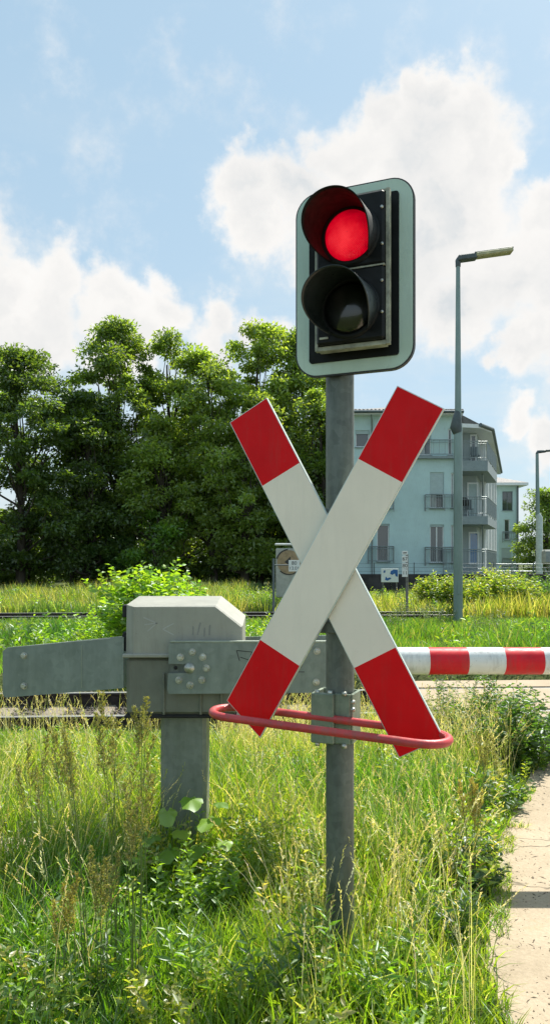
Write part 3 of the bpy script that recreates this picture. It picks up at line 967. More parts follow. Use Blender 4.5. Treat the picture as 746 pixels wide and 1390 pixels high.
def wall_with_holes(name, x0, x1, z0, z1, y, th, holes, m):
    """front wall as a grid of boxes round real openings"""
    xs = sorted({x0, x1, *[h[0] for h in holes], *[h[1] for h in holes]})
    zs_ = sorted({z0, z1, *[h[2] for h in holes], *[h[3] for h in holes]})
    mb = BB()
    def solid(i, j):
        cx, cz = (xs[i] + xs[i + 1]) / 2, (zs_[j] + zs_[j + 1]) / 2
        return not any(h[0] < cx < h[1] and h[2] < cz < h[3] for h in holes)
    nx, nz = len(xs) - 1, len(zs_) - 1
    for i in range(nx):
        for j in range(nz):
            if not solid(i, j): continue
            a, b, c, d = xs[i], xs[i + 1], zs_[j], zs_[j + 1]
            mb.add([(a, y, c), (b, y, c), (b, y, d), (a, y, d)], [(0, 1, 2, 3)])
            for di, dj, q in ((-1, 0, [(a, y, d), (a, y + th, d), (a, y + th, c), (a, y, c)]), (1, 0, [(b, y, c), (b, y + th, c), (b, y + th, d), (b, y, d)]),
                              (0, -1, [(a, y, c), (a, y + th, c), (b, y + th, c), (b, y, c)]), (0, 1, [(a, y, d), (b, y, d), (b, y + th, d), (a, y + th, d)])):
                ii, jj = i + di, j + dj
                if not (0 <= ii < nx and 0 <= jj < nz) or not solid(ii, jj):
                    mb.add(q, [(0, 1, 2, 3)])
    return mb.build(name, m, bl)


def window(x0, x1, z0, z1, y, shut=0.0, glass='glass', mull=1, frame='white', curtain=False):
    """frame set in the reveal; shutter lowered by a fraction"""
    f = .06
    mb = BB()
    for a, b, c, d in ((x0, x0 + f, z0, z1), (x1 - f, x1, z0, z1), (x0 + f, x1 - f, z1 - f, z1), (x0 + f, x1 - f, z0, z0 + f)):
        mb.prism([(a, c), (b, c), (b, d), (a, d)], y + .10, y + .16)
    for k in range(mull):
        xm = x0 + (x1 - x0) * (k + 1) / (mull + 1)
        mb.prism([(xm - f / 2, z0 + f), (xm + f / 2, z0 + f), (xm + f / 2, z1 - f), (xm - f / 2, z1 - f)], y + .105, y + .155)
    w = mb.build('window', M[frame], bl)
    mb = BB(); mb.prism([(x0 + f, z0 + f), (x1 - f, z0 + f), (x1 - f, z1 - f), (x0 + f, z1 - f)], y + .125, y + .135); mb.build('pane', M[glass], w)
    if curtain:
        mb = BB(); mb.prism([(x0 + f + .03, z0 + f), ((x0 + x1) / 2, z0 + f), ((x0 + x1) / 2 - .1, z1 - f), (x0 + f + .03, z1 - f)], y + .121, y + .1245); mb.build('curtain', M['curtain'], w)
    if shut > 0:
        zz = z1 - (z1 - z0) * shut
        mb = BB(); n = max(3, int((z1 - zz) / .12))
        for k in range(n):
            za, zb2 = zz + (z1 - zz) * k / n, zz + (z1 - zz) * (k + 1) / n
            mb.prism([(x0 + .01, za + .012), (x1 - .01, za + .012), (x1 - .01, zb2), (x0 + .01, zb2)], y + .05, y + .075)
        mb.prism([(x0 + .02, zz), (x1 - .02, zz), (x1 - .02, z1), (x0 + .02, z1)], y + .06, y + .07)
        mb.build('shutter', M['shutter'], w)
    mb = BB(); mb.box(((x0 + x1) / 2, y - .03, z0 - .025), (x1 - x0 + .1, .12, .04)); mb.build('sill', M['slab'], w)
    return w


def railing(pts, z0, z1, name='railing', gap=.13, drop=.25, m='steel_rail', r=.018, posts=True):
    mb = BB()
    mb.tube([(x, y, z1) for x, y in pts], r * 1.5, 6)
    mb.tube([(x, y, z0 + .08) for x, y in pts], r, 6)
    mb.tube([(x, y, z1 - .12) for x, y in pts], r, 6)
    for (xa, ya), (xb, yb) in zip(pts[:-1], pts[1:]):
        L = math.hypot(xb - xa, yb - ya); n = max(1, int(L / gap))
        for k in range(n + 1):
            t = k / n; big = posts and (k % 9 == 0)
            mb.tube([(xa + (xb - xa) * t, ya + (yb - ya) * t, z0 + (.08 if not big else -drop)), (xa + (xb - xa) * t, ya + (yb - ya) * t, z1)], r * (1.4 if big else .62), 5, cap=False)
    return mb.build(name, M[m], bl)


holes = []
wins = []
def W_(px0, px1, py0, py1, **kw):
    h = (fX(px0), fX(px1), fZ(py1), fZ(py0)); holes.append(h); wins.append((h, kw))
W_(482, 501, 584, 607, shut=.22, mull=0)
W_(569, 584.5, 588, 618, mull=0, shut=.25, curtain=True)
W_(607.5, 613, 582, 618, mull=0)
W_(583, 602, 641, 690, shut=.60, mull=0, curtain=True)
W_(583, 602, 712, 764, shut=.06, mull=1)
W_(511, 528, 641, 690, shut=.2, mull=0)
W_(511, 528, 711, 762, shut=.05, mull=0)
W_(611.5, 615.5, 642, 690, mull=0)
W_(611.5, 615.5, 713, 764, mull=0)
wall_with_holes('front_wall', xL, xR, .0, zE, FD, .3, holes, M['plaster'])
for h, kw in wins: window(*h, FD, **kw)
core = BB(); core.plan([(xL, FD + .31), (xR, FD + .31), (xR, 66), (xL, 66)], 0, zE - .01); core.build('side_wall', M['plaster'], bl)
# loggia back wall and the wing that runs away to the right
xw0, yw0, xw1, yw1 = 11.75, 43.0, 18.7, 63.0
lw_ = BB(); lw_.plan([(xR + .003, 43), (xw0, yw0), (xw1, yw1), (xR + .003, 66)], 0, fZ(568)); lw_.build('wing_wall', M['plaster_shaded'], bl)
def door(px0, px1, py0, py1, D, glass, **kw):
    x0, x1, z0, z1 = (px0 - 373) * D / 1000, (px1 - 373) * D / 1000, fZ(py1, D), fZ(py0, D)
    f = BB()
    for a, b, c, d in ((x0, x0 + .09, z0, z1), (x1 - .09, x1, z0, z1), (x0 + .09, x1 - .09, z1 - .09, z1), (x0 + .09, x1 - .09, z0, z0 + .09)):
        f.prism([(a, c), (b, c), (b, d), (a, d)], D - .06, D - .002)
    w = f.build('balcony_door', M['white'], bl)
    p = BB(); p.prism([(x0 + .09, z0 + .09), (x1 - .09, z0 + .09), (x1 - .09, z1 - .09), (x0 + .09, z1 - .09)], D - .03, D - .004); p.build('pane', M[glass], w)
door(635, 649, 722, 766, 43, 'glass_blue')
door(633, 648, 655, 704, 43, 'shutter')
door(637, 646, 590, 636, 43, 'glass')
# wing windows and white piers along the receding wall
dv = Vector((xw1 - xw0, yw1 - yw0, 0)).normalized(); nv = Vector((dv.y, -dv.x, 0))
def on_wing(s, w, z0, z1, out, name, m):
    a = Vector((xw0, yw0, 0)) + dv * s; b = a + dv * w
    mb = BB(); mb.plan([(a + nv * .002).xy[:], (b + nv * .002).xy[:], (b + nv * out).xy[:], (a + nv * out).xy[:]], z0, z1)
    return mb.build(name, M[m], bl)
for s in (3.4, 6.8, 10.6, 14.6, 18.6):
    on_wing(s, .5, 0, fZ(568) - .3, .30, 'pier', 'white')
for s in (4.6, 8.3, 12.3, 16.3):
    for zf_ in (1.5, 4.5, 7.4):
        w = on_wing(s, 1.2, zf_, zf_ + 2.0, .05, 'window', 'white')
        mb = BB(); a = Vector((xw0, yw0, 0)) + dv * (s + .1) + nv * .052; b = a + dv * 1.0
        mb.plan([a.xy[:], b.xy[:], (b + nv * .01).xy[:], (a + nv * .01).xy[:]], zf_ + .1, zf_ + 1.9); mb.build('pane', M['glass'], w)
# balcony slabs
def slab(z0, z1, name='balcony_slab', y_end=47.0):
    s = (y_end - yw0) / dv.y; e = Vector((xw0, yw0, 0)) + dv * s
    o = e + nv * .95
    mb = BB(); mb.plan([(xR + .02, 40.75), (11.75, 40.75), (o.x, o.y), (e.x, e.y), (xw0, yw0), (xR + .02, 43)], z0, z1)
    mb.build(name, M['slab'], bl)
    return [(xR - .1, 40.8), (11.72, 40.8), (o.x - .03, o.y)]
rp_ = slab(fZ(640), fZ(626)); railing(rp_, fZ(624), fZ(600), 'balcony_railing')
rp_ = slab(fZ(712), fZ(701)); railing(rp_, fZ(699), fZ(675), 'balcony_railing')
rp_ = slab(fZ(790), fZ(776)); railing([(fX(600), 40.8)] + rp_, fZ(774), fZ(746), 'balcony_railing')
# roof terrace ledge on the front and its railing
mb = BB(); mb.box(((fX(556) + xR) / 2, FD - .14, fZ(621.5)), (xR - fX(556), .27, .13)); mb.build('terrace_ledge', M['slab'], bl)
railing([(fX(556), FD - .22), (xR, FD - .22)], fZ(619), fZ(598), 'terrace_railing', gap=.30, drop=.35)
for p0, p1, q0, q1 in ((576, 616, 672, 692), (576, 616, 743, 766), (499, 533, 675, 693), (499, 533, 742, 763)):
    railing([(fX(p0), FD - .02), (fX(p0), FD - .22), (fX(p1), FD - .22), (fX(p1), FD - .02)], fZ(q1), fZ(q0), 'window_railing', gap=.11, drop=.08)
# furniture silhouettes on the balconies
def bal_chair(x, y, z):
    mb = BB(); mb.box((x, y, z + .45), (.45, .45, .04)); mb.box((x, y + .22, z + .75), (.45, .04, .5))
    for sx in (-.2, .2):
        for sy in (-.2, .2): mb.box((x + sx, y + sy, z + .22), (.03, .03, .45))
    o = mb.build('chair', M['gutter'], None)
    o.location = BO
    return o
c1_ = bal_chair(10.9, 41.6, fZ(701)); tag(c1_, 'dark chair on the middle balcony, behind the railing', 'chair')
c2_ = bal_chair(11.4, 42.0, fZ(626)); tag(c2_, 'dark chair on the top balcony, behind the railing', 'chair')
mb = MB(); mb.lathe([(.02, 0), (.28, .02), (.30, .28), (.22, .45), (0, .5)], 16, Matrix.Translation((0, 0, .6)))
for a in (0, 2.1, 4.2): mb.tube([(.2 * math.cos(a), .2 * math.sin(a), .65), (.3 * math.cos(a), .3 * math.sin(a), 0)], .02, 6)
gr = mb.build('kettle_grill', M['rubber'], None, (10.55, 41.3, fZ(701))); tag(gr, 'round black covered grill on the middle balcony of the apartment building', 'grill')
# roof
def roof(name, poly, z, ridge, zr, ridge_pts):
    mb = BB(); n = len(poly)
    vs = [(x, y, z) for x, y in poly] + [(x, y, zr) for x, y in ridge_pts]
    for i in range(n):
        j = (i + 1) % n
        a, b = ridge[i], ridge[j]
        if a == b: mb.add([vs[i], vs[j], vs[n + a]], [(0, 1, 2)])
        else: mb.add([vs[i], vs[j], vs[n + b], vs[n + a]], [(0, 1, 2, 3)])
    mb.plan(poly, z - .16, z - .005, 1)
    return mb.build(name, [M['tile'], M['white']], bl)
o_ = .55
ex = xw1 + .6; ey = yw1
rf = roof('roof', [(xL - o_, FD - o_), (xR + .3, FD - o_), (xR + .3, 46), (xR + .3, 66), (xL - o_, 66)], fZ(561), [0, 0, 0, 1, 1], fZ(561) + 1.6, [(xL + 3.5, 47), (xL + 3.5, 61)])
rg = BB()
for k in range(34):
    x = xL - .5 + (xR - xL + .75) * k / 33
    xe = xL + 3.5 + (x - xL - 3.5) * .55
    rg.tube([(x, FD - o_ - .03, fZ(561) + .05), (xe, 44.0, fZ(561) + .78)], .075, 6)
rg.build('tile_ridge', M['tile'], rf)
# lower roof over the balconies, running back along the wing
W0 = Vector((xw0, yw0, 0)) + nv * .75; W1 = Vector((xw1, yw1, 0)) + nv * .55
wz = fZ(574)
mb = BB()
pl = [(xR + .32, 41.1), (11.5, 41.4), (W0.x + .1, W0.y), (W1.x, W1.y), (xR + .32, 66)]
pa = [(x, y, wz) for x, y in pl]
rp2 = [(xR + .32, 41.1, wz + .5), (xR + .32, 62, wz + 1.6)]
mb.add([pa[0], pa[1], rp2[0]], [(0, 1, 2)]); mb.add([pa[1], pa[2], rp2[1], rp2[0]], [(0, 1, 2, 3)]); mb.add([pa[2], pa[3], rp2[1]], [(0, 1, 2)])
mb.plan(pl, wz - .22, wz - .005, 1)
mb.build('roof', [M['tile'], M['white']], bl)
mb = BB(); mb.tube([(11.5, 41.3, wz - .05), (W0.x + .15, W0.y, wz - .05), (W1.x + .05, W1.y, wz - .05)], .11, 8); mb.tube([(xL - o_, FD - o_ - .08, fZ(561) - .03), (xR + .3, FD - o_ - .08, fZ(561) - .03)], .08, 8); mb.build('gutter', M['gutter'], bl)
mb = BB(); xx = fX(504); mb.tube([(xx - .1, FD - .5, fZ(563)), (xx, FD - .12, fZ(572)), (xx, FD - .12, .1)], .045, 8); mb.build('downpipe', M['steel_rail'], bl)
for zt_, zb3 in ((fZ(642), fZ(655)), (fZ(713), fZ(726))):
    mb = BB(); mb.tube([(11.7, 41.6, zt_), (12.0, 42.6, zb3), (12.0, 42.7, zb3 - 2.2)], .05, 8); mb.build('downpipe', M['steel_rail'], bl)

# block further back
bc = empty('apartment_building', 'narrow pale building end with dark tiled roof, behind and right of the balconied one', 'building', (22, 70, 0))
BO = Vector((22, 70, 0)); bl = bc
D7 = 70
xa, xb = fX(676, D7), fX(703, D7)
hs2 = []
for p in ((681, 695, 667, 693), (684, 691, 705, 733), (680, 693, 744, 768)): hs2.append((fX(p[0], D7), fX(p[1], D7), fZ(p[3], D7), fZ(p[2], D7)))
wall_with_holes('front_wall', xa, xb, 0, fZ(657, D7), D7, .3, hs2, M['plaster'])
window(*hs2[0], D7, mull=1, frame='gutter'); window(*hs2[1], D7, mull=0); window(*hs2[2], D7, mull=0, shut=.9)
core = BB(); core.plan([(xa, D7 + .31), (xb, D7 + .31), (xb, 84), (xa, 84)], 0, fZ(657, D7) - .01); core.build('side_wall', M['plaster'], bc)
mb = BB()
pl = [(xa - .5, D7 - .7), (xb + .7, D7 - .7), (xb + .7, 84), (xa - .5, 84)]
zz = fZ(656, D7); pa = [(x, y, zz) for x, y in pl]; ra, rb_ = ((xa + xb) / 2 - .6, D7 + 1.5, zz + .75), ((xa + xb) / 2, 82, zz + .8)
mb.add([pa[0], pa[1], ra], [(0, 1, 2)]); mb.add([pa[1], pa[2], rb_, ra], [(0, 1, 2, 3)]); mb.add([pa[3], pa[0], ra, rb_], [(0, 1, 2, 3)]); mb.plan(pl, zz - .25, zz - .005, 1)
mb.build('roof', [M['tile'], M['white']], bc)
railing([(fX(680, D7), D7 - .3), (fX(698, D7), D7 - .3)], fZ(733, D7), fZ(722, D7), 'window_railing', gap=.2, r=.03)
railing([(fX(680, D7), D7 - .3), (fX(698, D7), D7 - .3)], fZ(771, D7), fZ(758, D7), 'window_railing', gap=.2, r=.03)
mb = BB(); mb.tube([(xb - .12, D7 - .12, zz - .3), (xb - .12, D7 - .12, 0)], .09, 8); mb.build('downpipe', M['gutter'], bc)

# dark base wall with thin fence in front of the building
t = empty('low_wall', 'low dark brown wall topped by a thin wire fence, along the foot of the apartment building', 'wall', (8, 38, 0))
mb = MB(); mb.box((1.2, 0, .58), (17.5, .25, 1.16), bev=.02); mb.build('wall', M['dark_wall'], t)
for x in [-7 + 2.05 * k for k in range(9)]:
    mb = MB(); mb.tube([(x, -.05, 1.1), (x, -.05, 1.75)], .025, 6); mb.build('fence_post', M['gutter'], t)
mb = MB()
for z in (1.3, 1.5, 1.7): mb.tube([(-7, -.05, z), (9.4, -.05, z)], .006, 4)
mb.build('wire', M['gutter'], t)
t = empty('metal_railing', 'grey three bar railing beyond the bushes, at the foot of the rear building', 'railing', (fX(700, 52), 52, 0))
mb = MB()
for z in (.6, 1.15, 1.65): mb.tube([(-3.4, 0, z), (1.3, 0, z)], .05, 6)
mb.build('bar', M['steel_rail'], t)
for x in (-3.3, -1.8, -.3, 1.2):
    mb = MB(); mb.tube([(x, 0, 0), (x, 0, 1.7)], .05, 6); mb.build('post', M['steel_rail'], t)

# ------------------------------------------------------------------ small trackside things
D = 24.6; k = D / 1000
t = empty('distance_post', 'slim grey post with white number plates stacked above each other, in the far grass', 'marker post', ((551 - 373) * k, D, 0))
mb = MB(); mb.tube([(.02, 0, -.1), (.02, 0, EYE + (765 - 752) * k)], .045, 10); mb.build('post', M['wood_post'], t)
for py0, py1, s in ((748, 753, ''), (754.5, 763, '67'), (764, 772, '80'), (772.6, 783, '11')):
    z0, z1 = EYE + (765 - py1) * k, EYE + (765 - py0) * k
    mb = MB(); mb.box((-.06, -.06, (z0 + z1) / 2), (.19, .012, z1 - z0), bev=.003); o = mb.build('number_plate', M['sign_white'], t)
    if s: text_mesh(s, .17, M['sign_black'], 'number', o, (-.06, -.068, (z0 + z1) / 2))
    else:
        mb = MB(); mb.box((-.06, -.068, (z0 + z1) / 2), (.12, .003, .03)); mb.build('mark', M['sign_black'], o)

D = 26.0; k = D / 1000
t = empty('signal_cabinet', 'pale square cabinet with a round tan disc and black arc, behind the crossed boards', 'cabinet', ((392 - 373) * k, D, 0))
mb = MB(); mb.box((0, .25, EYE + (765 - 770) * k - .2), (.93, .5, 1.75), bev=.03); mb.build('body', M['cab_grey'], t)
mb = MB(); mb.box((0, .25, EYE + (765 - 738) * k - .02), (1.0, .58, .07), bev=.02); mb.build('lid', M['sign_white'], t)
dz = EYE + (765 - 763) * k
def arc(mb, r0, r1, a0, a1, y0, y1, n=20):
    for i in range(n):
        a, b = math.radians(a0 + (a1 - a0) * i / n), math.radians(a0 + (a1 - a0) * (i + 1) / n)
        mb.prism([(r0 * math.cos(a), dz + r0 * math.sin(a)), (r1 * math.cos(a), dz + r1 * math.sin(a)), (r1 * math.cos(b), dz + r1 * math.sin(b)), (r0 * math.cos(b), dz + r0 * math.sin(b))], y0, y1)
mb = MB(); arc(mb, .0, .42, 0, 360, -.012, -.001); mb.build('disc', M['tan_disc'], t)
mb = MB(); arc(mb, .42, .465, 95, 165, -.016, -.002); arc(mb, .42, .455, 225, 330, -.016, -.002)
mb.prism([(-.16, dz), (.05, dz + .19), (.05, dz - .02), (.3, dz - .06), (.3, dz - .12), (.0, dz - .10)], -.018, -.0125)
mb.build('black_mark', M['sign_black'], t)
D = 24.0; k = D / 1000
t = empty('speed_marker', 'dark thin post with small white plate reading 80 and 13.01, before the disc', 'marker post', ((371 - 373) * k, D, 0))
mb = MB(); mb.tube([(0, 0, -.1), (0, 0, EYE + (765 - 758) * k)], .04, 8); mb.tube([(0, 0, EYE + (765 - 767) * k), (.55, 0, EYE + (765 - 767) * k)], .02, 6); mb.build('post', M['gutter'], t)
mb = MB(); mb.box(((399 - 371) * k, -.03, EYE + (765 - 768) * k), (.36, .012, .37), bev=.004); o = mb.build('number_plate', M['sign_white'], t)
text_mesh('80', .17, M['sign_black'], 'number', o, ((399 - 371) * k, -.038, EYE + (765 - 764.5) * k))
text_mesh('13.01', .15, M['sign_black'], 'number', o, ((399 - 371) * k, -.038, EYE + (765 - 771.5) * k))

D = 30; k = D / 1000
t = empty('notice_board', 'small white board with blue figures, half sunk in the grass before the building', 'sign board', ((528.5 - 373) * k, D, 0))
zc2 = EYE + (765 - 781) * k
mb = MB(); mb.box((0, 0, zc2), (.70, .03, .56), bev=.006); bd = mb.build('board', M['sign_white'], t)
for x in (-.28, .28):
    mb = MB(); mb.tube([(x, .04, -.1), (x, .04, zc2 + .2)], .025, 8); mb.build('leg', M['wood_post'], t)
mb = MB()
def blob(cx, cz, pts): mb.prism([(cx + a, zc2 + cz + b) for a, b in pts], -.020, -.0155)
blob(.16, .06, [(.16, .16), (.0, .18), (-.12, .12), (-.15, .0), (-.05, -.04), (.04, .02), (.08, -.1), (.16, -.12)])
blob(-.1, -.1, [(-.10, -.08), (.0, -.12), (.16, -.03), (.10, .02), (.0, -.02), (-.06, .05)])
blob(-.22, .15, [(-.04, -.05), (.03, -.04), (.04, .05), (-.03, .05)])
mb.build('blue_figure', M['sign_blue'], bd)

D = 50; k = D / 1000
t = empty('signal_box', 'grey rounded box on a post with slanting arm, before the right hand tree', 'signal box', ((743 - 373) * k, D, 0))
mb = MB(); mb.box((.1, 0, EYE + (765 - 756) * k), (1.0, .5, 1.0), bev=.12); mb.build('case', M['cab_grey'], t)
mb = MB(); mb.box((.12, -.255, EYE + (765 - 756) * k), (.7, .02, .7), bev=.005); mb.build('front_plate', M['steel_rail'], t)
mb = MB(); mb.tube([(.15, 0, 0), (.15, 0, 1.8)], .14, 10); mb.build('post', M['galv'], t)
mb = MB(); mb.tube([(-.35, -.1, 1.45), (.1, -.1, .5)], .12, 8); mb.build('arm', M['galv'], t)

# ------------------------------------------------------------------ plants: generators
def unit(v): return v / np.maximum(np.linalg.norm(v, axis=-1, keepdims=True), 1e-9)


def leaves_geo(P, Dr, L, Wd, col, rng, fold=.25):
    """diamond leaves folded on the midrib; P base, Dr direction"""
    n = len(P)
    up = unit(rng.normal(size=(n, 3)) * .8 + np.array([0, 0, 1.0]))
    side = unit(np.cross(Dr, up)); nn = np.cross(side, Dr)
    L = L[:, None]; Wd = Wd[:, None]
    mid = P + Dr * L * .42
    v = np.stack([P, mid + side * Wd * .5 + nn * Wd * fold, P + Dr * L - nn * L * .08, mid - side * Wd * .5 + nn * Wd * fold], 1)
    f = np.array([[0, 1, 2], [0, 2, 3]])
    F = (np.arange(n)[:, None, None] * 4 + f[None]).reshape(-1, 3)
    return v.reshape(-1, 3), F, np.repeat(col, 4, axis=0)


def blades_geo(P, H, Wd, lean_dir, lean, col, rng, seg=3):
    """curved tapering blades"""
    n = len(P)
    az = rng.uniform(0, 6.283, n)
    side = np.stack([np.cos(az), np.sin(az), np.zeros(n)], 1)
    ts = np.linspace(0, 1, seg + 1)
    rows = []
    for t in ts:
        c = P + np.stack([lean_dir[:, 0] * lean * H * t ** 2, lean_dir[:, 1] * lean * H * t ** 2, H * (t - .28 * lean * t ** 2)], 1)
        if t < 1:
            w = (Wd * (1 - t ** 1.6) * .5)[:, None]
            rows += [c - side * w, c + side * w]
        else: rows.append(c)
    v = np.stack(rows, 1); k = v.shape[1]
    f = []
    for i in range(seg - 1): f += [[2 * i, 2 * i + 1, 2 * i + 3], [2 * i, 2 * i + 3, 2 * i + 2]]
    i = seg - 1; f.append([2 * i, 2 * i + 1, 2 * i + 2])
    F = (np.arange(n)[:, None, None] * k + np.array(f)[None]).reshape(-1, 3)
    return v.reshape(-1, 3), F, np.repeat(col, k, axis=0)


def palette(cols, wts, n, rng, var=.18):
    cols = np.array(cols); w = np.array(wts) / sum(wts)
    c = cols[rng.choice(len(cols), n, p=w)]
    return c * rng.uniform(1 - var, 1 + var, (n, 1)) * rng.uniform(1 - var * .4, 1 + var * .4, (n, 3))


def join_geo(parts):
    V, F, C = [], [], []; o = 0
    for v, f, c in parts:
        V.append(v); F.append(f + o); C.append(c); o += len(v)
    return np.concatenate(V), np.concatenate(F), np.concatenate(C)


def vnoise(x, y, s, seed):
    """cheap smooth value noise"""
    r = np.random.default_rng(seed); g_ = r.random((64, 64))
    X, Y = x / s + 500, y / s + 500
    xi, yi = np.floor(X).astype(int), np.floor(Y).astype(int); fx, fy = X - xi, Y - yi
    fx = fx * fx * (3 - 2 * fx); fy = fy * fy * (3 - 2 * fy)
    a = g_[xi % 64, yi % 64]; b = g_[(xi + 1) % 64, yi % 64]; c = g_[xi % 64, (yi + 1) % 64]; d = g_[(xi + 1) % 64, (yi + 1) % 64]
    return (a * (1 - fx) + b * fx) * (1 - fy) + (c * (1 - fx) + d * fx) * fy


road_x = lambda y: np.interp(y, [-4, 1.5, 3.18, 3.6, 4.42, 5.4, 6.75, 7.4], [.62, .72, .90, 1.05, 1.33, 1.80, 2.45, 2.7])


def verge_keep(x, y, soft=.0):
    k = x < road_x(y) + soft
    k &= ~((np.abs(x - MX) < .07) & (np.abs(y - MY) < .07))
    k &= ~((np.abs(x + .535) < .15) & (np.abs(y - 4.42) < .13))
    k &= ~((x > -2.1) & (x < -1.36) & (y > 4.1) & (y < 4.5))
    return k


GREEN = [(.15, .24, .02), (.20, .29, .028), (.10, .18, .018), (.26, .33, .045), (.38, .36, .13), (.58, .53, .30)]


def add_grass(name, label, n, xr, yr, hfun, wid, cols, wts, seed, keep, lean=(.15, .75), z=0.0, ypow=1.0, seg=3, m='blade'):
    r = np.random.default_rng(seed)
    y = yr[0] + (yr[1] - yr[0]) * r.random(n) ** ypow
    x = r.uniform(0, 1, n) * 0
    lo, hi = xr
    x = (lo(y) if callable(lo) else lo) + ((hi(y) if callable(hi) else hi) - (lo(y) if callable(lo) else lo)) * r.random(n)
    k = keep(x, y)
    x, y = x[k], y[k]; n = len(x)
    zz = z(x, y) if callable(z) else np.full(n, z)
    H = hfun(x, y, r)
    az = r.uniform(0, 6.283, n)
    ld = np.stack([np.cos(az), np.sin(az)], 1)
    col = palette(cols, wts, n, r)
    pt = np.clip((vnoise(x, y, .9 if yr[1] < 9 else 2.4, seed + 5) - .35) * 2.2, 0, 1)[:, None]
    col = col * (1 - .55 * pt * np.array([1.0, .55, .6]))
    v, f, c = blades_geo(np.stack([x, y, zz], 1), H, r.uniform(*wid, n), ld, r.uniform(*lean, n), col, r, seg)
    return tag(np_mesh(name, v, f, M[m], col=c), label, 'grass', kind='stuff')


def hverge(x, y, r):
    base = .20 + .22 * vnoise(x, y, .55, 3) + .12 * vnoise(x, y, .17, 4)
    front = np.clip((y - 2.2) / 2.5, 0, 1)                  # lower right round the posts
    near_post = np.exp(-((x + .42) ** 2 / .10 + (y - 3.75) ** 2 / .35))
    h = base * (1 - .72 * near_post)
    h = np.where((y > 5.8) & (x < .9), np.minimum(h, .46 - .24 * (y - 5.6)).clip(.05), h)
    h = h * np.clip(.62 + (y - 2.6) * .35, .62, 1)
    edge = np.clip((road_x(y) - x) / .35, .25, 1)
    return h * edge * r.uniform(.55, 1.25, len(x))


add_grass('verge_grass', 'long backlit green grass covering the verge in front of the tracks', 46000, (lambda y: -.60 * y - .5, lambda y: road_x(y) + .02), (1.7, 7.4), hverge,
          (.004, .012), GREEN, [4, 5, 2.5, 4, 1.4, 1.0], 21, lambda x, y: verge_keep(x, y), ypow=1.0)
add_grass('verge_undergrowth', 'short dense green undergrowth between the long grass of the verge', 36000, (lambda y: -.60 * y - .5, lambda y: road_x(y) + .05), (1.7, 7.4),
          lambda x, y, r: (.06 + .10 * vnoise(x, y, .3, 9)) * r.uniform(.6, 1.3, len(x)), (.004, .011), GREEN, [5, 3, 5, 2, .8, .6], 22, lambda x, y: verge_keep(x, y, .03), lean=(.3, 1.2))
STRAW = [(.60, .54, .34), (.46, .42, .20), (.70, .64, .45), (.32, .36, .10)]


def stalk_patch(name, label, n, xr, yr, h, seed, keep, cols=STRAW, head=.10, hw=.010, stemw=.0036, z=0.0):
    """thin stalks that end in a slim seed head of overlapping scales"""
    r = np.random.default_rng(seed)
    y = r.uniform(*yr, n); lo = xr[0](y) if callable(xr[0]) else xr[0]; hi = xr[1](y) if callable(xr[1]) else xr[1]
    x = lo + (hi - lo) * r.random(n)
    # stalks gather in loose tufts
    k = keep(x, y) & (vnoise(x, y, .35, seed) > .35)
    x, y = x[k], y[k]; n = len(x)
    H = r.uniform(*h, n); az = r.uniform(0, 6.283, n); ld = np.stack([np.cos(az), np.sin(az)], 1); lean = r.uniform(.05, .5, n)
    zz = np.full(n, z)
    P = np.stack([x, y, zz], 1); col = palette(cols, [4, 3, 3, 2], n, r)
    parts = [blades_geo(P, H, np.full(n, stemw), ld, lean, col, r, 4)]
    # seed head: little scales along the top of the stalk
    q = 12
    hl = head * r.uniform(.6, 1.4, n)
    for i in range(q):
        t = 1 - (i / q) * (hl / H)
        c = P + np.stack([ld[:, 0] * lean * H * t ** 2, ld[:, 1] * lean * H * t ** 2, H * (t - .28 * lean * t ** 2)], 1)
        d = unit(np.stack([ld[:, 0] * lean * 2, ld[:, 1] * lean * 2, 1 - .5 * lean], 1) + r.normal(size=(n, 3)) * .35)
        parts.append(leaves_geo(c, d, r.uniform(.012, .022, n), np.full(n, hw * (.5 + .5 * math.sin(math.pi * (i + .5) / q)) * .6), col * 1.05, r))
    v, f, c = join_geo(parts)
    return tag(np_mesh(name, v, f, M['dry'], col=c), label, 'grass', kind='stuff')


stalk_patch('seeding_grass', 'straw coloured seed stalks standing above the verge grass', 3600, (lambda y: -.55 * y - .3, lambda y: road_x(y) - .1), (2.6, 7.3), (.36, .66), 31,
            lambda x, y: verge_keep(x, y, -.05) & ~((np.abs(x + .35) < .35) & (y < 4.0)))
stalk_patch('seeding_grass', 'pale dry seed stalks in front of the near track, right of the drive box', 1700, (-.5, 2.2), (5.6, 7.5), (.34, .58), 32,
            lambda x, y: verge_keep(x, y, -.1))

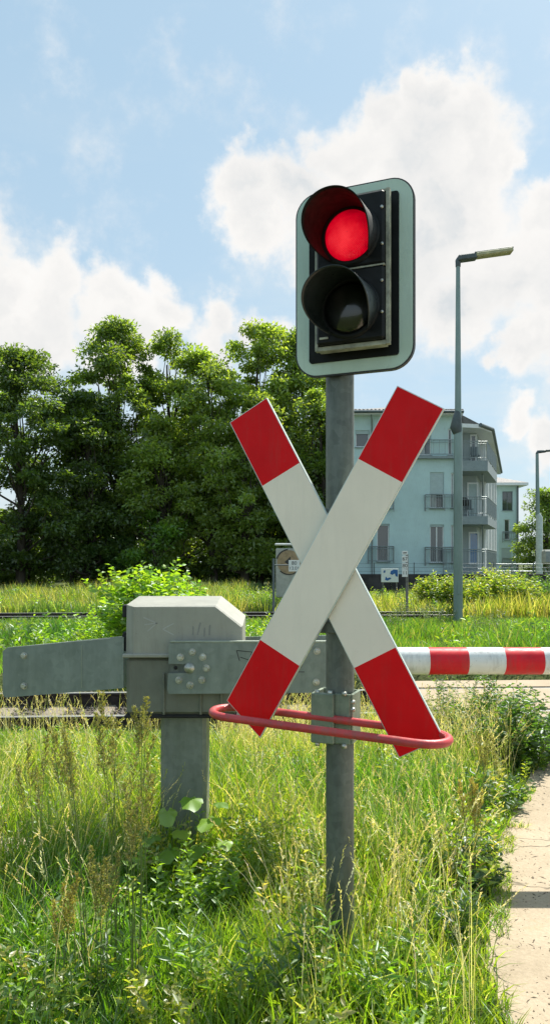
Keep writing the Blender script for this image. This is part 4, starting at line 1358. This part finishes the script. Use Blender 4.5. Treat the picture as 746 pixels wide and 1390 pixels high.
def sprig_patch(name, label, n, seed, cols, keep, hr=(.10, .34), leaf=(.035, .075), per=12, yr=(2.0, 7.0), xr=None, th=.42):
    """countless small leafy weeds between the blades"""
    r = np.random.default_rng(seed)
    y = r.uniform(*yr, n); lo = -.58 * y - .4; hi = road_x(y) + .03 if xr is None else xr(y); x = lo + (hi - lo) * r.random(n)
    k = keep(x, y) & (vnoise(x, y, .45 if yr[1] < 9 else 1.6, seed) > th); x, y = x[k], y[k]; n = len(x)
    H = r.uniform(*hr, n); H = np.where((y > 5.8) & (y < 8), H * .6, H); az = r.uniform(0, 6.28, n)
    ld = np.stack([np.cos(az), np.sin(az)], 1); ln_ = r.uniform(.05, .4, n); P = np.stack([x, y, np.zeros(n)], 1)
    H = np.where(y < 3.3, H * .8, H)
    base = palette(cols, [3, 3, 2], n, r)
    parts = [blades_geo(P, H, np.full(n, .004), ld, ln_, base, r, 3)]
    for i in range(per):
        t = .25 + .75 * (i + .5) / per
        c = P + np.stack([ld[:, 0] * ln_ * H * t ** 2, ld[:, 1] * ln_ * H * t ** 2, H * (t - .28 * ln_ * t ** 2)], 1)
        a = az + i * 2.4; d = unit(np.stack([np.cos(a), np.sin(a), r.uniform(.1, .9, n)], 1))
        L = r.uniform(*leaf, n) * (1.15 - .5 * t)
        parts.append(leaves_geo(c, d, L, L * .42, base * r.uniform(.85, 1.2, (n, 1)), r))
    v, f, c = join_geo(parts)
    return tag(np_mesh(name, v, f, M['leaf'], col=c), label, 'ground cover', kind='stuff')


sprig_patch('ground_cover', 'small leafy green weeds growing thickly between the verge grass', 3000, 35, [(.17, .29, .025), (.22, .33, .035), (.12, .22, .025)], lambda x, y: verge_keep(x, y))
sprig_patch('ground_cover', 'yellowing small leafed weeds scattered among the verge grass', 1500, 36, [(.30, .32, .06), (.24, .28, .05), (.36, .33, .12)], lambda x, y: verge_keep(x, y), hr=(.12, .34))

# grass beyond the tracks
def zfield(x, y): return np.zeros_like(x)
def not_track(x, y):
    yy = y - .055 * x
    return ~((yy > 7.2) & (yy < 11.1)) & ~((yy > 22.0) & (yy < 24.6) & (x < 6)) & ~((x > 1.7) & (yy < 10.6)) & ((x < .43 * y + .6) | (y > 44))
fx0 = lambda y: -.44 * y - 3
fx1 = lambda y: .44 * y + 2
LUSH = [(.085, .19, .02), (.115, .22, .025), (.07, .14, .022), (.18, .24, .04), (.27, .25, .09), (.35, .32, .16)]
add_grass('lush_grass', 'bright green short grass between the two tracks', 70000, (fx0, fx1), (11.2, 22.6),
          lambda x, y, r: np.minimum(.10 + .55 * vnoise(x, y, 1.1, 14) ** 2, np.where(y > 17, .16, 9)) * r.uniform(.6, 1.3, len(x)), (.012, .026), LUSH, [5, 5, 3, 2, .7, .4], 41, not_track, ypow=.9)
DRYF = [(.17, .21, .035), (.12, .19, .03), (.27, .27, .08), (.38, .35, .15), (.45, .41, .22), (.19, .25, .04)]
add_grass('meadow_grass', 'tall yellowing meadow grass between the far track and the trees', 90000, (fx0, fx1), (22.5, 47),
          lambda x, y, r: (.34 + .75 * vnoise(x, y, 1.9, 15) ** 1.5) * np.where(x > -1, .85, 1.0) * r.uniform(.6, 1.25, len(x)), (.018, .042), DRYF, [4, 3, 3, 2.6, 1.6, 3], 42, not_track, lean=(.1, .6), ypow=1.15)
def on_joint(x, y):
    a = np.abs(y - (4.72 - .10 * (x - 1.4) + .02 * np.sin(x * 17))) < .018
    b = np.abs(y - (5.45 - .05 * (x - 1.8))) < .02
    c = (x - road_x(y)) < .10
    return (x > road_x(y) - .02) & ((a & (vnoise(x, y, .12, 5) > .45)) | (b & (vnoise(x, y, .15, 6) > .5)) | (c & (vnoise(x, y, .16, 7) > .5)))


add_grass('joint_grass', 'thin grass creeping over the path edge and along its cracks', 24000, (lambda y: road_x(y) - .02, lambda y: road_x(y) + .9), (2.2, 6.6),
          lambda x, y, r: r.uniform(.02, .09, len(x)), (.003, .007), GREEN, [4, 4, 3, 3, 2, 2], 45, on_joint, lean=(.5, 1.6), z=.012)
sprig_patch('field_herbs', 'broad leaved weeds mixed into the grass beyond the near track', 3600, 37, [(.16, .28, .03), (.22, .32, .04), (.10, .2, .03)], lambda x, y: not_track(x, y) & ~((y > 16.5) & (y < 23.5)),
            hr=(.25, .75), leaf=(.10, .20), per=10, yr=(13, 40), xr=fx1, th=.5)
sprig_patch('field_herbs', 'greyish seeding herbs standing in the meadow before the trees', 2200, 38, [(.22, .26, .13), (.30, .30, .14), (.36, .34, .2)], lambda x, y: not_track(x, y) & (y > 24.6),
            hr=(.4, .95), leaf=(.06, .12), per=10, yr=(20, 42), xr=fx1, th=.5)
# weeds creeping between and in front of the rails on the left
add_grass('track_weeds', 'sparse dry weeds growing through the ballast of the near track', 1500, (-5, 1.9), (7.3, 11.4),
          lambda x, y, r: r.uniform(.06, .30, len(x)), (.005, .011), [(.2, .2, .07), (.10, .15, .03), (.34, .28, .14)], [2, 2, 3], 43,
          lambda x, y: vnoise(x, y, .5, 77) > .55, z=-.20)


# ------------------------------------------------------------------ individual plants
def leafy(name, label, cat, loc, stems, hmin, hmax, spread, leaf_l, leaf_w, per_m, cols, seed, tilt=.35, droop=.2, group=None, branches=0, stem_r=.004, top_only=0.0, whorl=False, hfac=1.0):
    """a clump of leafy shoots: stems as tubes, leaves along them"""
    r = np.random.default_rng(seed); rr_ = random.Random(seed)
    t = empty(name, label, cat, loc, 0, group)
    sm_ = MB(); P = []; Dd = []; LL = []
    def shoot(b, d, h, rad, lv):
        pts_ = []; p = Vector(b); dd = Vector(d).normalized(); n = 7
        for i in range(n + 1):
            pts_.append(p.copy()); dd = (dd + Vector((rr_.gauss(0, .07), rr_.gauss(0, .07), -.02 * droop))).normalized(); p = p + dd * h / n
        sm_.tube(pts_, [rad * (1 - .75 * i / n) for i in range(n + 1)], 5, cap=False)
        cnt = int(per_m * h); a = rr_.uniform(0, 6.28)
        for i in range(cnt):
            u = top_only + (1 - top_only) * (i + .5) / cnt; s = u * n; j = min(int(s), n - 1); q = pts_[j].lerp(pts_[j + 1], s - j)
            a += 2.4 + rr_.uniform(-.3, .3)
            ax = (pts_[j + 1] - pts_[j]).normalized()
            o = Vector((math.cos(a), math.sin(a), 0)); dl = (o + ax * rr_.uniform(.25, .9) - Vector((0, 0, droop * rr_.uniform(0, .8)))).normalized()
            P.append(q[:]); Dd.append(dl[:]); LL.append((1 - .5 * u) * rr_.uniform(.75, 1.2))
        if lv > 0:
            for i in range(lv):
                u = rr_.uniform(.3, .85); s = u * n; j = int(s); a2 = rr_.uniform(0, 6.28)
                shoot(pts_[j], Vector((math.cos(a2), math.sin(a2), .9)), h * rr_.uniform(.3, .5), rad * .5, 0)
    for i in range(stems):
        a = rr_.uniform(0, 6.28); q = math.sqrt(rr_.random()) * spread
        tl = tilt * (q / max(spread, .01)) + rr_.uniform(0, .1)
        d = (math.cos(a) * tl, math.sin(a) * tl, 1)
        h = rr_.uniform(hmin, hmax) * (1 - .35 * (q / max(spread, .01)) ** 2)
        shoot((math.cos(a) * q * .7, math.sin(a) * q * .7, 0), d, h, stem_r, branches)
    sm_.build('stem', M['stem'], t)
    P = np.array(P); Dd = np.array(Dd); LL = np.array(LL); n = len(P)
    v, f, c = leaves_geo(P, Dd, LL * leaf_l, LL * leaf_w, palette(cols, [3, 3, 2], n, r), r)
    np_mesh('foliage', v, f, M['leaf'], t, c)
    return t


G_BRIGHT = [(.12, .24, .02), (.16, .28, .03), (.09, .19, .02)]
G_VIV = [(.20, .34, .03), (.25, .38, .04), (.16, .29, .03)]
G_MID = [(.07, .15, .025), (.095, .17, .03), (.055, .12, .022)]
G_DARK = [(.045, .09, .02), (.06, .11, .025), (.035, .075, .02)]
G_YEL = [(.21, .28, .04), (.16, .25, .03), (.30, .32, .08)]
G_GREY = [(.12, .17, .09), (.09, .14, .06), (.16, .19, .11)]

# bright bush behind the drive box
leafy('bush', 'bright green leafy bush directly behind the grey drive box', 'bush', ((212 - 373) * .0125, 12.5, 0), 80, 1.35, 1.90, .62, .23, .12, 24, G_VIV, 51, tilt=.42, droop=.5, branches=2, stem_r=.008)
leafy('bush', 'lower light green shrub at the left foot of the bright bush', 'bush', ((152 - 373) * .0135, 13.3, 0), 36, .8, 1.25, .5, .15, .08, 26, G_VIV, 52, tilt=.5, droop=.5, branches=1, stem_r=.006)
# pale shrubs on the right beyond the track
for i, (pp, DD, n_, h, sp, cs_, lab) in enumerate(((672, 25.5, 170, 1.75, 1.5, G_YEL, 'yellow green shrub just right of the near lamp post'),
                                          (603, 27, 110, 1.6, .85, G_YEL, 'yellow green shrub just left of the near lamp post'),
                                          (733, 26.5, 140, 1.5, 1.3, G_MID, 'mid green shrub at the right edge, below the far lamp post'),
                                          (705, 30, 110, 1.45, 1.2, G_YEL, 'low yellow green shrub between the two lamp posts'))):
    leafy('shrub', lab, 'shrub', ((pp - 373) * DD / 1000, DD, 0), n_, h * .65, h, sp, .20, .11, 20, cs_, 60 + i, tilt=.5, droop=.5, branches=2, stem_r=.008, group='shrubs beyond the tracks')
# greyish herbs round the marker post
for i, (pp, DD, lab) in enumerate(((560, 23.2, 'grey green herb clump at the foot of the number post'), (590, 21.0, 'grey green herb clump in the grass left of the near lamp post foot'), (520, 20.0, 'grey green herb clump low in the grass, right of the post'), (668, 18, 'grey green herb clump in the bright grass above the boom'))):
    leafy('herb', lab, 'herb', ((pp - 373) * DD / 1000, DD, 0), 40, .4, .75, .75, .07, .025, 34, G_GREY, 70 + i, tilt=.4, branches=1, stem_r=.005, group='grey herbs by the far track')
# weeds at the road corner
leafy('weed_clump', 'tall dark green weed thicket at the corner of path and crossing', 'weed', (2.04, 6.45, 0), 90, .40, .74, .62, .095, .036, 55, G_MID, 81, tilt=.55, branches=3, stem_r=.004)
leafy('weed_clump', 'slim upright weed shoots before the crossing deck, under the boom', 'weed', (1.72, 6.9, 0), 16, .6, .95, .40, .055, .02, 60, G_MID, 82, tilt=.15, branches=3, stem_r=.0035)
leafy('weed_clump', 'brownish wiry weeds left of the thicket, right of the guard ring', 'weed', (1.45, 6.5, 0), 45, .35, .6, .42, .05, .016, 55, [(.12, .13, .04), (.10, .14, .03), (.2, .17, .08)], 83, tilt=.4, branches=2, stem_r=.003)
leafy('weed_clump', 'dark low leafy weeds overhanging the edge of the path', 'weed', (.98, 3.95, 0), 42, .14, .34, .26, .07, .036, 48, G_DARK, 84, tilt=.9, branches=1, stem_r=.003)
leafy('weed_clump', 'broad green weeds beside the path, halfway to the crossing', 'weed', (1.45, 5.1, 0), 40, .15, .36, .30, .08, .035, 45, G_MID, 85, tilt=.8, branches=1, stem_r=.003)
# long leaved shoots near the foot of the post
for i, (x, y, h, n_, cs_, lab) in enumerate(((.23, 2.72, .50, 7, G_BRIGHT, 'upright long leaved shoots right in front of the round post'),
                                    (.03, 2.80, .44, 9, G_MID, 'long leaved green shoots left of the round post foot'),
                                    (.52, 2.85, .38, 10, G_BRIGHT, 'bright long leaved shoots right of the round post foot'),
                                    (-.28, 2.75, .40, 9, G_BRIGHT, 'bright leafy shoots at the bottom, left of the middle'),
                                    (-.72, 2.75, .38, 10, G_MID, 'leafy green shoots near the bottom left corner'),
                                    (.30, 3.6, .40, 14, G_BRIGHT, 'leafy shoots in the grass behind the round post'),
                                    (.75, 3.3, .34, 11, G_MID, 'green leafy shoots between round post and path'))):
    leafy('leafy_shoots', lab, 'plant', (x, y, 0), n_, h * .6, h, .16, .11, .024, 70, cs_, 90 + i, tilt=.3, droop=.1, stem_r=.0028, group='leafy shoots in the verge')


def broad_plant(name, label, loc, spots, size, cols, seed):
    """few large lobed leaves on thin stalks"""
    rr_ = random.Random(seed); t = empty(name, label, 'plant', loc)
    st = MB(); V = []; F = []; C = []; o = 0
    rg_ = np.random.default_rng(seed)
    for (x, y, z, s) in spots:
        st.tube([(x * .2, y * .2, 0), (x * .5, y * .5, z * .6), (x, y, z)], [.003, .0025, .002], 5, cap=False)
        a = rr_.uniform(-.6, .6) - math.pi / 2; el = rr_.uniform(-.5, .2)
        fwd = Vector((math.cos(a) * math.cos(el), math.sin(a) * math.cos(el), math.sin(el))); sd = fwd.cross(Vector((0, 0, 1))).normalized(); nn = sd.cross(fwd)
        n = 22; L = size * s
        vs = [Vector((x, y, z))]
        for k in range(n):
            th = -math.pi * .86 + 2 * math.pi * .86 * k / (n - 1)
            lobe = .72 + .28 * abs(math.cos(th * 1.5)) ** .7 + rr_.uniform(-.04, .04)
            rad = L * lobe * (.75 + .25 * math.cos(th))
            p = Vector((x, y, z)) + fwd * rad * math.cos(th) + sd * rad * math.sin(th) * .85 + nn * (-.35 * (rad ** 2) / L + .08 * L * math.sin(th * 6))
            vs.append(p)
        V.append(np.array([v[:] for v in vs])); f = np.array([[0, k + 1, k + 2] for k in range(n - 1)]); F.append(f + o); o += len(vs)
        C.append(np.repeat(palette(cols, [1, 1, 1], 1, rg_), len(vs), 0))
    st.build('stem', M['stem'], t)
    np_mesh('foliage', np.concatenate(V), np.concatenate(F), M['leaf'], t, np.concatenate(C))
    return t


broad_plant('broadleaf_plant', 'young plant with large lobed bright leaves growing at the foot of the barrier post', (-.47, 3.98, 0),
            [(0.02, -.02, .44, 1.3), (-.11, .0, .36, 1.0), (.13, -.02, .33, 1.2), (.17, .03, .40, .8), (-.03, -.06, .28, 1.1), (-.18, -.03, .24, .9), (.06, -.08, .20, 1.1), (-.09, -.05, .17, 1.1), (.20, -.05, .22, .9)], .085, G_VIV, 5)
broad_plant('broadleaf_plant', 'low dock like plant with yellowing broad leaves in the bottom left grass', (-.92, 3.35, 0),
            [(0, 0, .16, 1.0), (.10, .03, .13, .9), (-.10, 0, .14, .9), (.05, -.08, .09, 1.0), (-.06, -.08, .08, .8), (.16, -.05, .10, .7)], .10, G_YEL, 6)


def plume(label, loc, h, heads, hl, hw, cols, seed):
    """tall grass with feathery panicles"""
    r = np.random.default_rng(seed); rr_ = random.Random(seed)
    t = empty('plume_grass', label, 'grass plume', loc, 0, 'plume grasses on the verge')
    st = MB(); P = []; Dd = []; L = []
    for i in range(heads):
        a = rr_.uniform(0, 6.28); tl = rr_.uniform(.02, .14); hh = h * rr_.uniform(.86, 1.0)
        b = Vector((rr_.gauss(0, .02), rr_.gauss(0, .02), 0)); pts_ = []
        for k in range(9):
            u = k / 8; pts_.append(b + Vector((math.cos(a) * tl * hh * u * u, math.sin(a) * tl * hh * u * u, hh * u)))
        st.tube(pts_, [.0026 * (1 - .7 * k / 8) for k in range(9)], 5, cap=False)
        n = 420
        ns_ = 26                        # side branchlets carrying the spikelets
        for q_ in range(ns_):
            u = (q_ + rr_.random()) / ns_; z = 1 - hl / hh * (1 - u); j = min(int(z * 8), 7); q = pts_[j].lerp(pts_[j + 1], z * 8 - j)
            w = hw * (1.15 - u) * rr_.uniform(.5, 1.3) + .004
            a2 = rr_.uniform(0, 6.28); d2 = Vector((math.cos(a2), math.sin(a2), 1.5)).normalized()
            st.tube([q, q + d2 * w], [.0007, .0004], 3, cap=False)
            for e_ in range(n // ns_):
                f_ = rr_.uniform(.15, 1.15)
                P.append((q + d2 * w * f_ + Vector((rr_.gauss(0, .0022), rr_.gauss(0, .0022), rr_.gauss(0, .003))))[:])
                Dd.append((d2 + Vector((rr_.gauss(0, .4), rr_.gauss(0, .4), rr_.gauss(0, .3)))).normalized()[:]); L.append(rr_.uniform(.007, .014))
    st.build('stem', M['stem'], t)
    P = np.array(P); Dd = np.array(Dd); L = np.array(L)
    v, f, c = leaves_geo(P, Dd, L, L * .35, palette(cols, [3, 3, 2], len(P), r), r)
    np_mesh('panicle', v, f, M['dry'], t, c)
    return t


OLIVE = [(.26, .26, .10), (.31, .28, .12), (.21, .24, .08)]
TAN = [(.50, .42, .14), (.44, .38, .13), (.38, .36, .13)]
def pl_at(px, ytop, D, **kw):
    x = (px - 373) * D / 1000; h = EYE + (765 - ytop) * D / 1000
    return dict(loc=(x, D, 0), h=h, **kw)
for lab, px, yt, D_, hd_, hl_, hw_, cs_ in (
        ('olive plume grass rising before the drive box post, tallest of the plumes', 194, 912, 2.95, 4, .16, .040, OLIVE),
        ('olive plume grass left of the barrier post, under the counterweight plate', 158, 960, 3.0, 6, .26, .045, OLIVE),
        ('loose olive plume grass under the middle of the counterweight plate', 112, 965, 2.9, 5, .24, .040, OLIVE),
        ('slender olive plume grass at the far left under the plate end', 48, 1000, 3.2, 4, .20, .036, OLIVE),
        ('olive plume grass just left of the barrier post foot', 180, 1045, 2.8, 5, .24, .040, OLIVE),
        ('tan feathery plume grass close to the path, right of the round post', 640, 1052, 3.9, 6, .22, .040, TAN),
        ('tan plume grass low in the bottom left corner', 80, 1195, 2.7, 4, .18, .036, TAN),
        ('low olive plume grass at the lower left, right of the tan one', 140, 1150, 2.75, 5, .20, .036, OLIVE),
        ('slender olive plume grass beside the weeds right of the guard ring', 664, 985, 5.0, 5, .24, .036, OLIVE)):
    plume(lab, heads=hd_, hl=hl_, hw=hw_, cols=cs_, seed=px, **pl_at(px, yt, D_))

mb = MB(); k = 17.5 / 1000
mb.tube([((614 - 373) * k, 17.5, EYE - 83 * k), ((619 - 373) * k, 17.5, EYE - 94 * k), ((622 - 373) * k, 17.5, EYE - 103 * k), ((622 - 373) * k, 17.5, -.05)], [.012, .022, .025, .03], 6)
tag(mb.build('dead_stick', M['rail']), 'dark bent stick poking out of the grass beside the near lamp post foot', 'stick')


# ------------------------------------------------------------------ trees
def tree(label, x, y, h, rx, seed, cols, zlow=.22, n_cl=120, per=170, lean=0.0, leaf=.26, name='tree', group='trees beyond the meadow', clr=.95, trunk_r=.28, top=1.0):
    r = np.random.default_rng(seed); rr_ = random.Random(seed)
    t = empty(name, label, 'tree', (x, y, 0), 0, group)
    # crown skeleton: cluster centres inside an uneven envelope
    C_ = []
    lobes = [(rr_.uniform(0, 6.28), rr_.uniform(.35, .95), rr_.uniform(.65, 1.15)) for _ in range(9)]
    tries = 0
    while len(C_) < n_cl and tries < 20000:
        tries += 1
        u = rr_.uniform(zlow, 1.0); a = rr_.uniform(0, 6.28)
        uu = (u - zlow) / (1 - zlow); env = max(.12, 1 - abs(2 * uu ** .85 - 1) ** 2.6) ** .5
        for la, lu, ls in lobes:
            da = math.atan2(math.sin(a - la), math.cos(a - la)); env *= 1 + .28 * (ls - .9) * math.exp(-da * da / .5 - (u - lu) ** 2 / .03) * 3
        q = rr_.random() ** .5 * env
        C_.append(Vector((math.cos(a) * q * rx + lean * h * u, math.sin(a) * q * rx * .9, u * h * (1 - .10 * (q * q)))))
    tk = MB(); sp = []
    for i in range(9):
        u = i / 8; sp.append(Vector((lean * h * u * .9 + .25 * math.sin(u * 5 + seed) * u, .2 * math.cos(u * 4 + seed) * u, h * .88 * u)))
    tk.tube(sp, [trunk_r * (1 - .9 * i / 8) + .02 for i in range(9)], 10, cap=False)
    limbs = rr_.sample(C_, min(len(C_), 46))
    for c in limbs:
        u = max(.10, min(.9, (c.z / h) * rr_.uniform(.45, .75))); s = u / 1 * 8; j = min(int(s), 7); b = sp[j].lerp(sp[j + 1], s - j)
        mid = b.lerp(c, .5) + Vector((rr_.gauss(0, .3), rr_.gauss(0, .3), -.25 * (c - b).length * .3)); rad = trunk_r * .34 * (1 - u * .6)
        tk.tube([b, b.lerp(mid, .5), mid, mid.lerp(c, .5) + Vector((rr_.gauss(0, .15), 0, rr_.gauss(0, .15))), c], [rad, rad * .8, rad * .6, rad * .4, .012], 6, cap=False)
    tk.build('trunk', M['bark'], t)
    cc = np.array([c[:] for c in C_]); n = len(cc) * per
    idx = np.repeat(np.arange(len(cc)), per); rad = r.uniform(.45, 1.25, len(cc))[idx] * clr
    off = r.normal(size=(n, 3)); off = unit(off) * (r.random(n) ** .5)[:, None]
    off[:, 2] *= .55; P = cc[idx] + off * rad[:, None]
    # sprays: leaves line up loosely on twigs
    Dd = unit(off * np.array([1, 1, .5]) + r.normal(size=(n, 3)) * .55 + np.array([0, 0, -.12]))
    L = r.uniform(.6, 1.3, n) * leaf
    ctone = r.uniform(.8, 1.2, len(cc))[idx][:, None]
    v, f, c = leaves_geo(P, Dd, L, L * .5, palette(cols, [3, 3, 2], n, r) * ctone, r)
    np_mesh('crown', v, f, M['leaf'], t, c)
    return t


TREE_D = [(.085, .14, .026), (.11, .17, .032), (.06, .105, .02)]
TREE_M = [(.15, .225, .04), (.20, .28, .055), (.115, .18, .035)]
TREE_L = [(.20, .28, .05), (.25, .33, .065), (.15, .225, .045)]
def tx(px, D): return (px - 373) * D / 1000
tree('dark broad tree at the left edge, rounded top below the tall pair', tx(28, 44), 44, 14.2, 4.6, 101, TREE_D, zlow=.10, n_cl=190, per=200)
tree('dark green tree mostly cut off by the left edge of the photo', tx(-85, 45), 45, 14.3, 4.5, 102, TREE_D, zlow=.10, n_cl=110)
tree('tall airy light green tree with open forked crown, left of the middle', tx(165, 47), 47, 16.9, 3.1, 103, TREE_M, zlow=.26, n_cl=130, per=190, lean=-.02, clr=.9)
tree('green tree filling the crown line just right of the tall airy one', tx(232, 49), 49, 16.9, 2.9, 113, TREE_M, zlow=.26, n_cl=115, per=190, clr=.9)
tree('green tree with leaning trunk and sky gaps, right of the tall airy tree', tx(292, 46), 46, 15.0, 2.9, 104, TREE_L, zlow=.28, n_cl=110, per=190, lean=-.05, clr=.9, trunk_r=.24)
tree('tall light green tree in the middle of the right hand tree group', tx(352, 48), 48, 17.2, 3.2, 114, TREE_L, zlow=.22, n_cl=140, per=200, clr=.9)
tree('tall green tree whose crown ends behind the signal post', tx(408, 49), 49, 16.8, 2.7, 105, TREE_M, zlow=.20, n_cl=135, per=200)
tree('thin green tree low between the tall tree and the building', tx(436, 45), 45, 12.4, 1.7, 106, TREE_M, zlow=.12, n_cl=70, per=200)
tree('lower bushy green tree rounding out the foot of the tall airy one', tx(118, 45), 45, 11.8, 3.0, 131, TREE_D, zlow=.06, n_cl=110, per=190)
tree('lower bushy light tree between the airy tree and the leaning trunk', tx(222, 45.5), 45.5, 10.6, 2.6, 132, TREE_L, zlow=.16, n_cl=85, per=190)
tree('lower bushy light tree behind the raised left cross board end', tx(332, 45), 45, 12.2, 2.9, 133, TREE_L, zlow=.10, n_cl=115, per=190)
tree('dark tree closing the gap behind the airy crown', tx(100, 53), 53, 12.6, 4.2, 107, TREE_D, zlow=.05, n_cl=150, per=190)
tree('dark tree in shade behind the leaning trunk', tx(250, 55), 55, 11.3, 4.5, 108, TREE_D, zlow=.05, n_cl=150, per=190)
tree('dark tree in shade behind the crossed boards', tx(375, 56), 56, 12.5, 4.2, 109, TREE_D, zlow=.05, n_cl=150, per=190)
tree('round dark green tree behind the far lamp post at the right edge', tx(742, 64), 64, 7.9, 2.6, 110, TREE_M, zlow=.08, n_cl=90, per=170, group=None)
tree('low green tree behind the right hand houses, outside the frame', tx(830, 66), 66, 7.5, 3.2, 111, TREE_D, zlow=.08, n_cl=80, group=None)


def wbush(label, px, ytop, D, w, cols, seed, n_cl=26):
    h = EYE + (765 - ytop) * D / 1000
    tree(label, tx(px, D), D, h, w, seed, cols, zlow=.02, n_cl=n_cl, per=170, leaf=.22, name='woodland_bush', group='bushes under the trees', clr=.8, trunk_r=.07)


wbush('bright green sunlit bush in the gap under the leaning tree', 212, 692, 43.5, 1.7, G_BRIGHT, 121, 24)
wbush('mid green bush under the trees above the counterweight plate', 140, 715, 45, 1.6, G_MID, 122)
wbush('dark bush in deep shade left of the crossed boards', 310, 725, 47, 1.8, TREE_D, 123)
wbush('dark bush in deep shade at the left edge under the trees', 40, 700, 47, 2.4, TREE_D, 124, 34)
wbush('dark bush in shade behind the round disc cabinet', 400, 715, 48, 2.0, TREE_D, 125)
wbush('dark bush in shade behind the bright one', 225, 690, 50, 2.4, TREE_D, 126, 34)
wbush('mid green bush between the trees and the building', 452, 715, 44, 1.2, TREE_M, 127)

# far wood that closes the horizon
r = np.random.default_rng(77); n = 42000
ang_ = np.concatenate([r.uniform(-75, 8, n * 3 // 4), r.uniform(20, 75, n - n * 3 // 4)]) * math.pi / 180
dd = r.uniform(70, 84, n); hx = 5.5 + 3.2 * vnoise(ang_ * 60, dd * .2, 3.0, 8)
zz = r.random(n) ** .8 * hx * np.where(ang_ > .3, .55, 1.0)
P = np.stack([np.sin(ang_) * dd / np.cos(ang_ * .0), np.cos(ang_) * dd, zz], 1)
L = r.uniform(.6, 1.1, n)
v, f, c = leaves_geo(P, unit(r.normal(size=(n, 3))), L, L * .6, palette(TREE_D, [3, 3, 2], n, r), r)
tag(np_mesh('far_wood', v, f, M['leaf'], col=c), 'far dark wood that closes the horizon behind the trees', 'wood', kind='stuff')
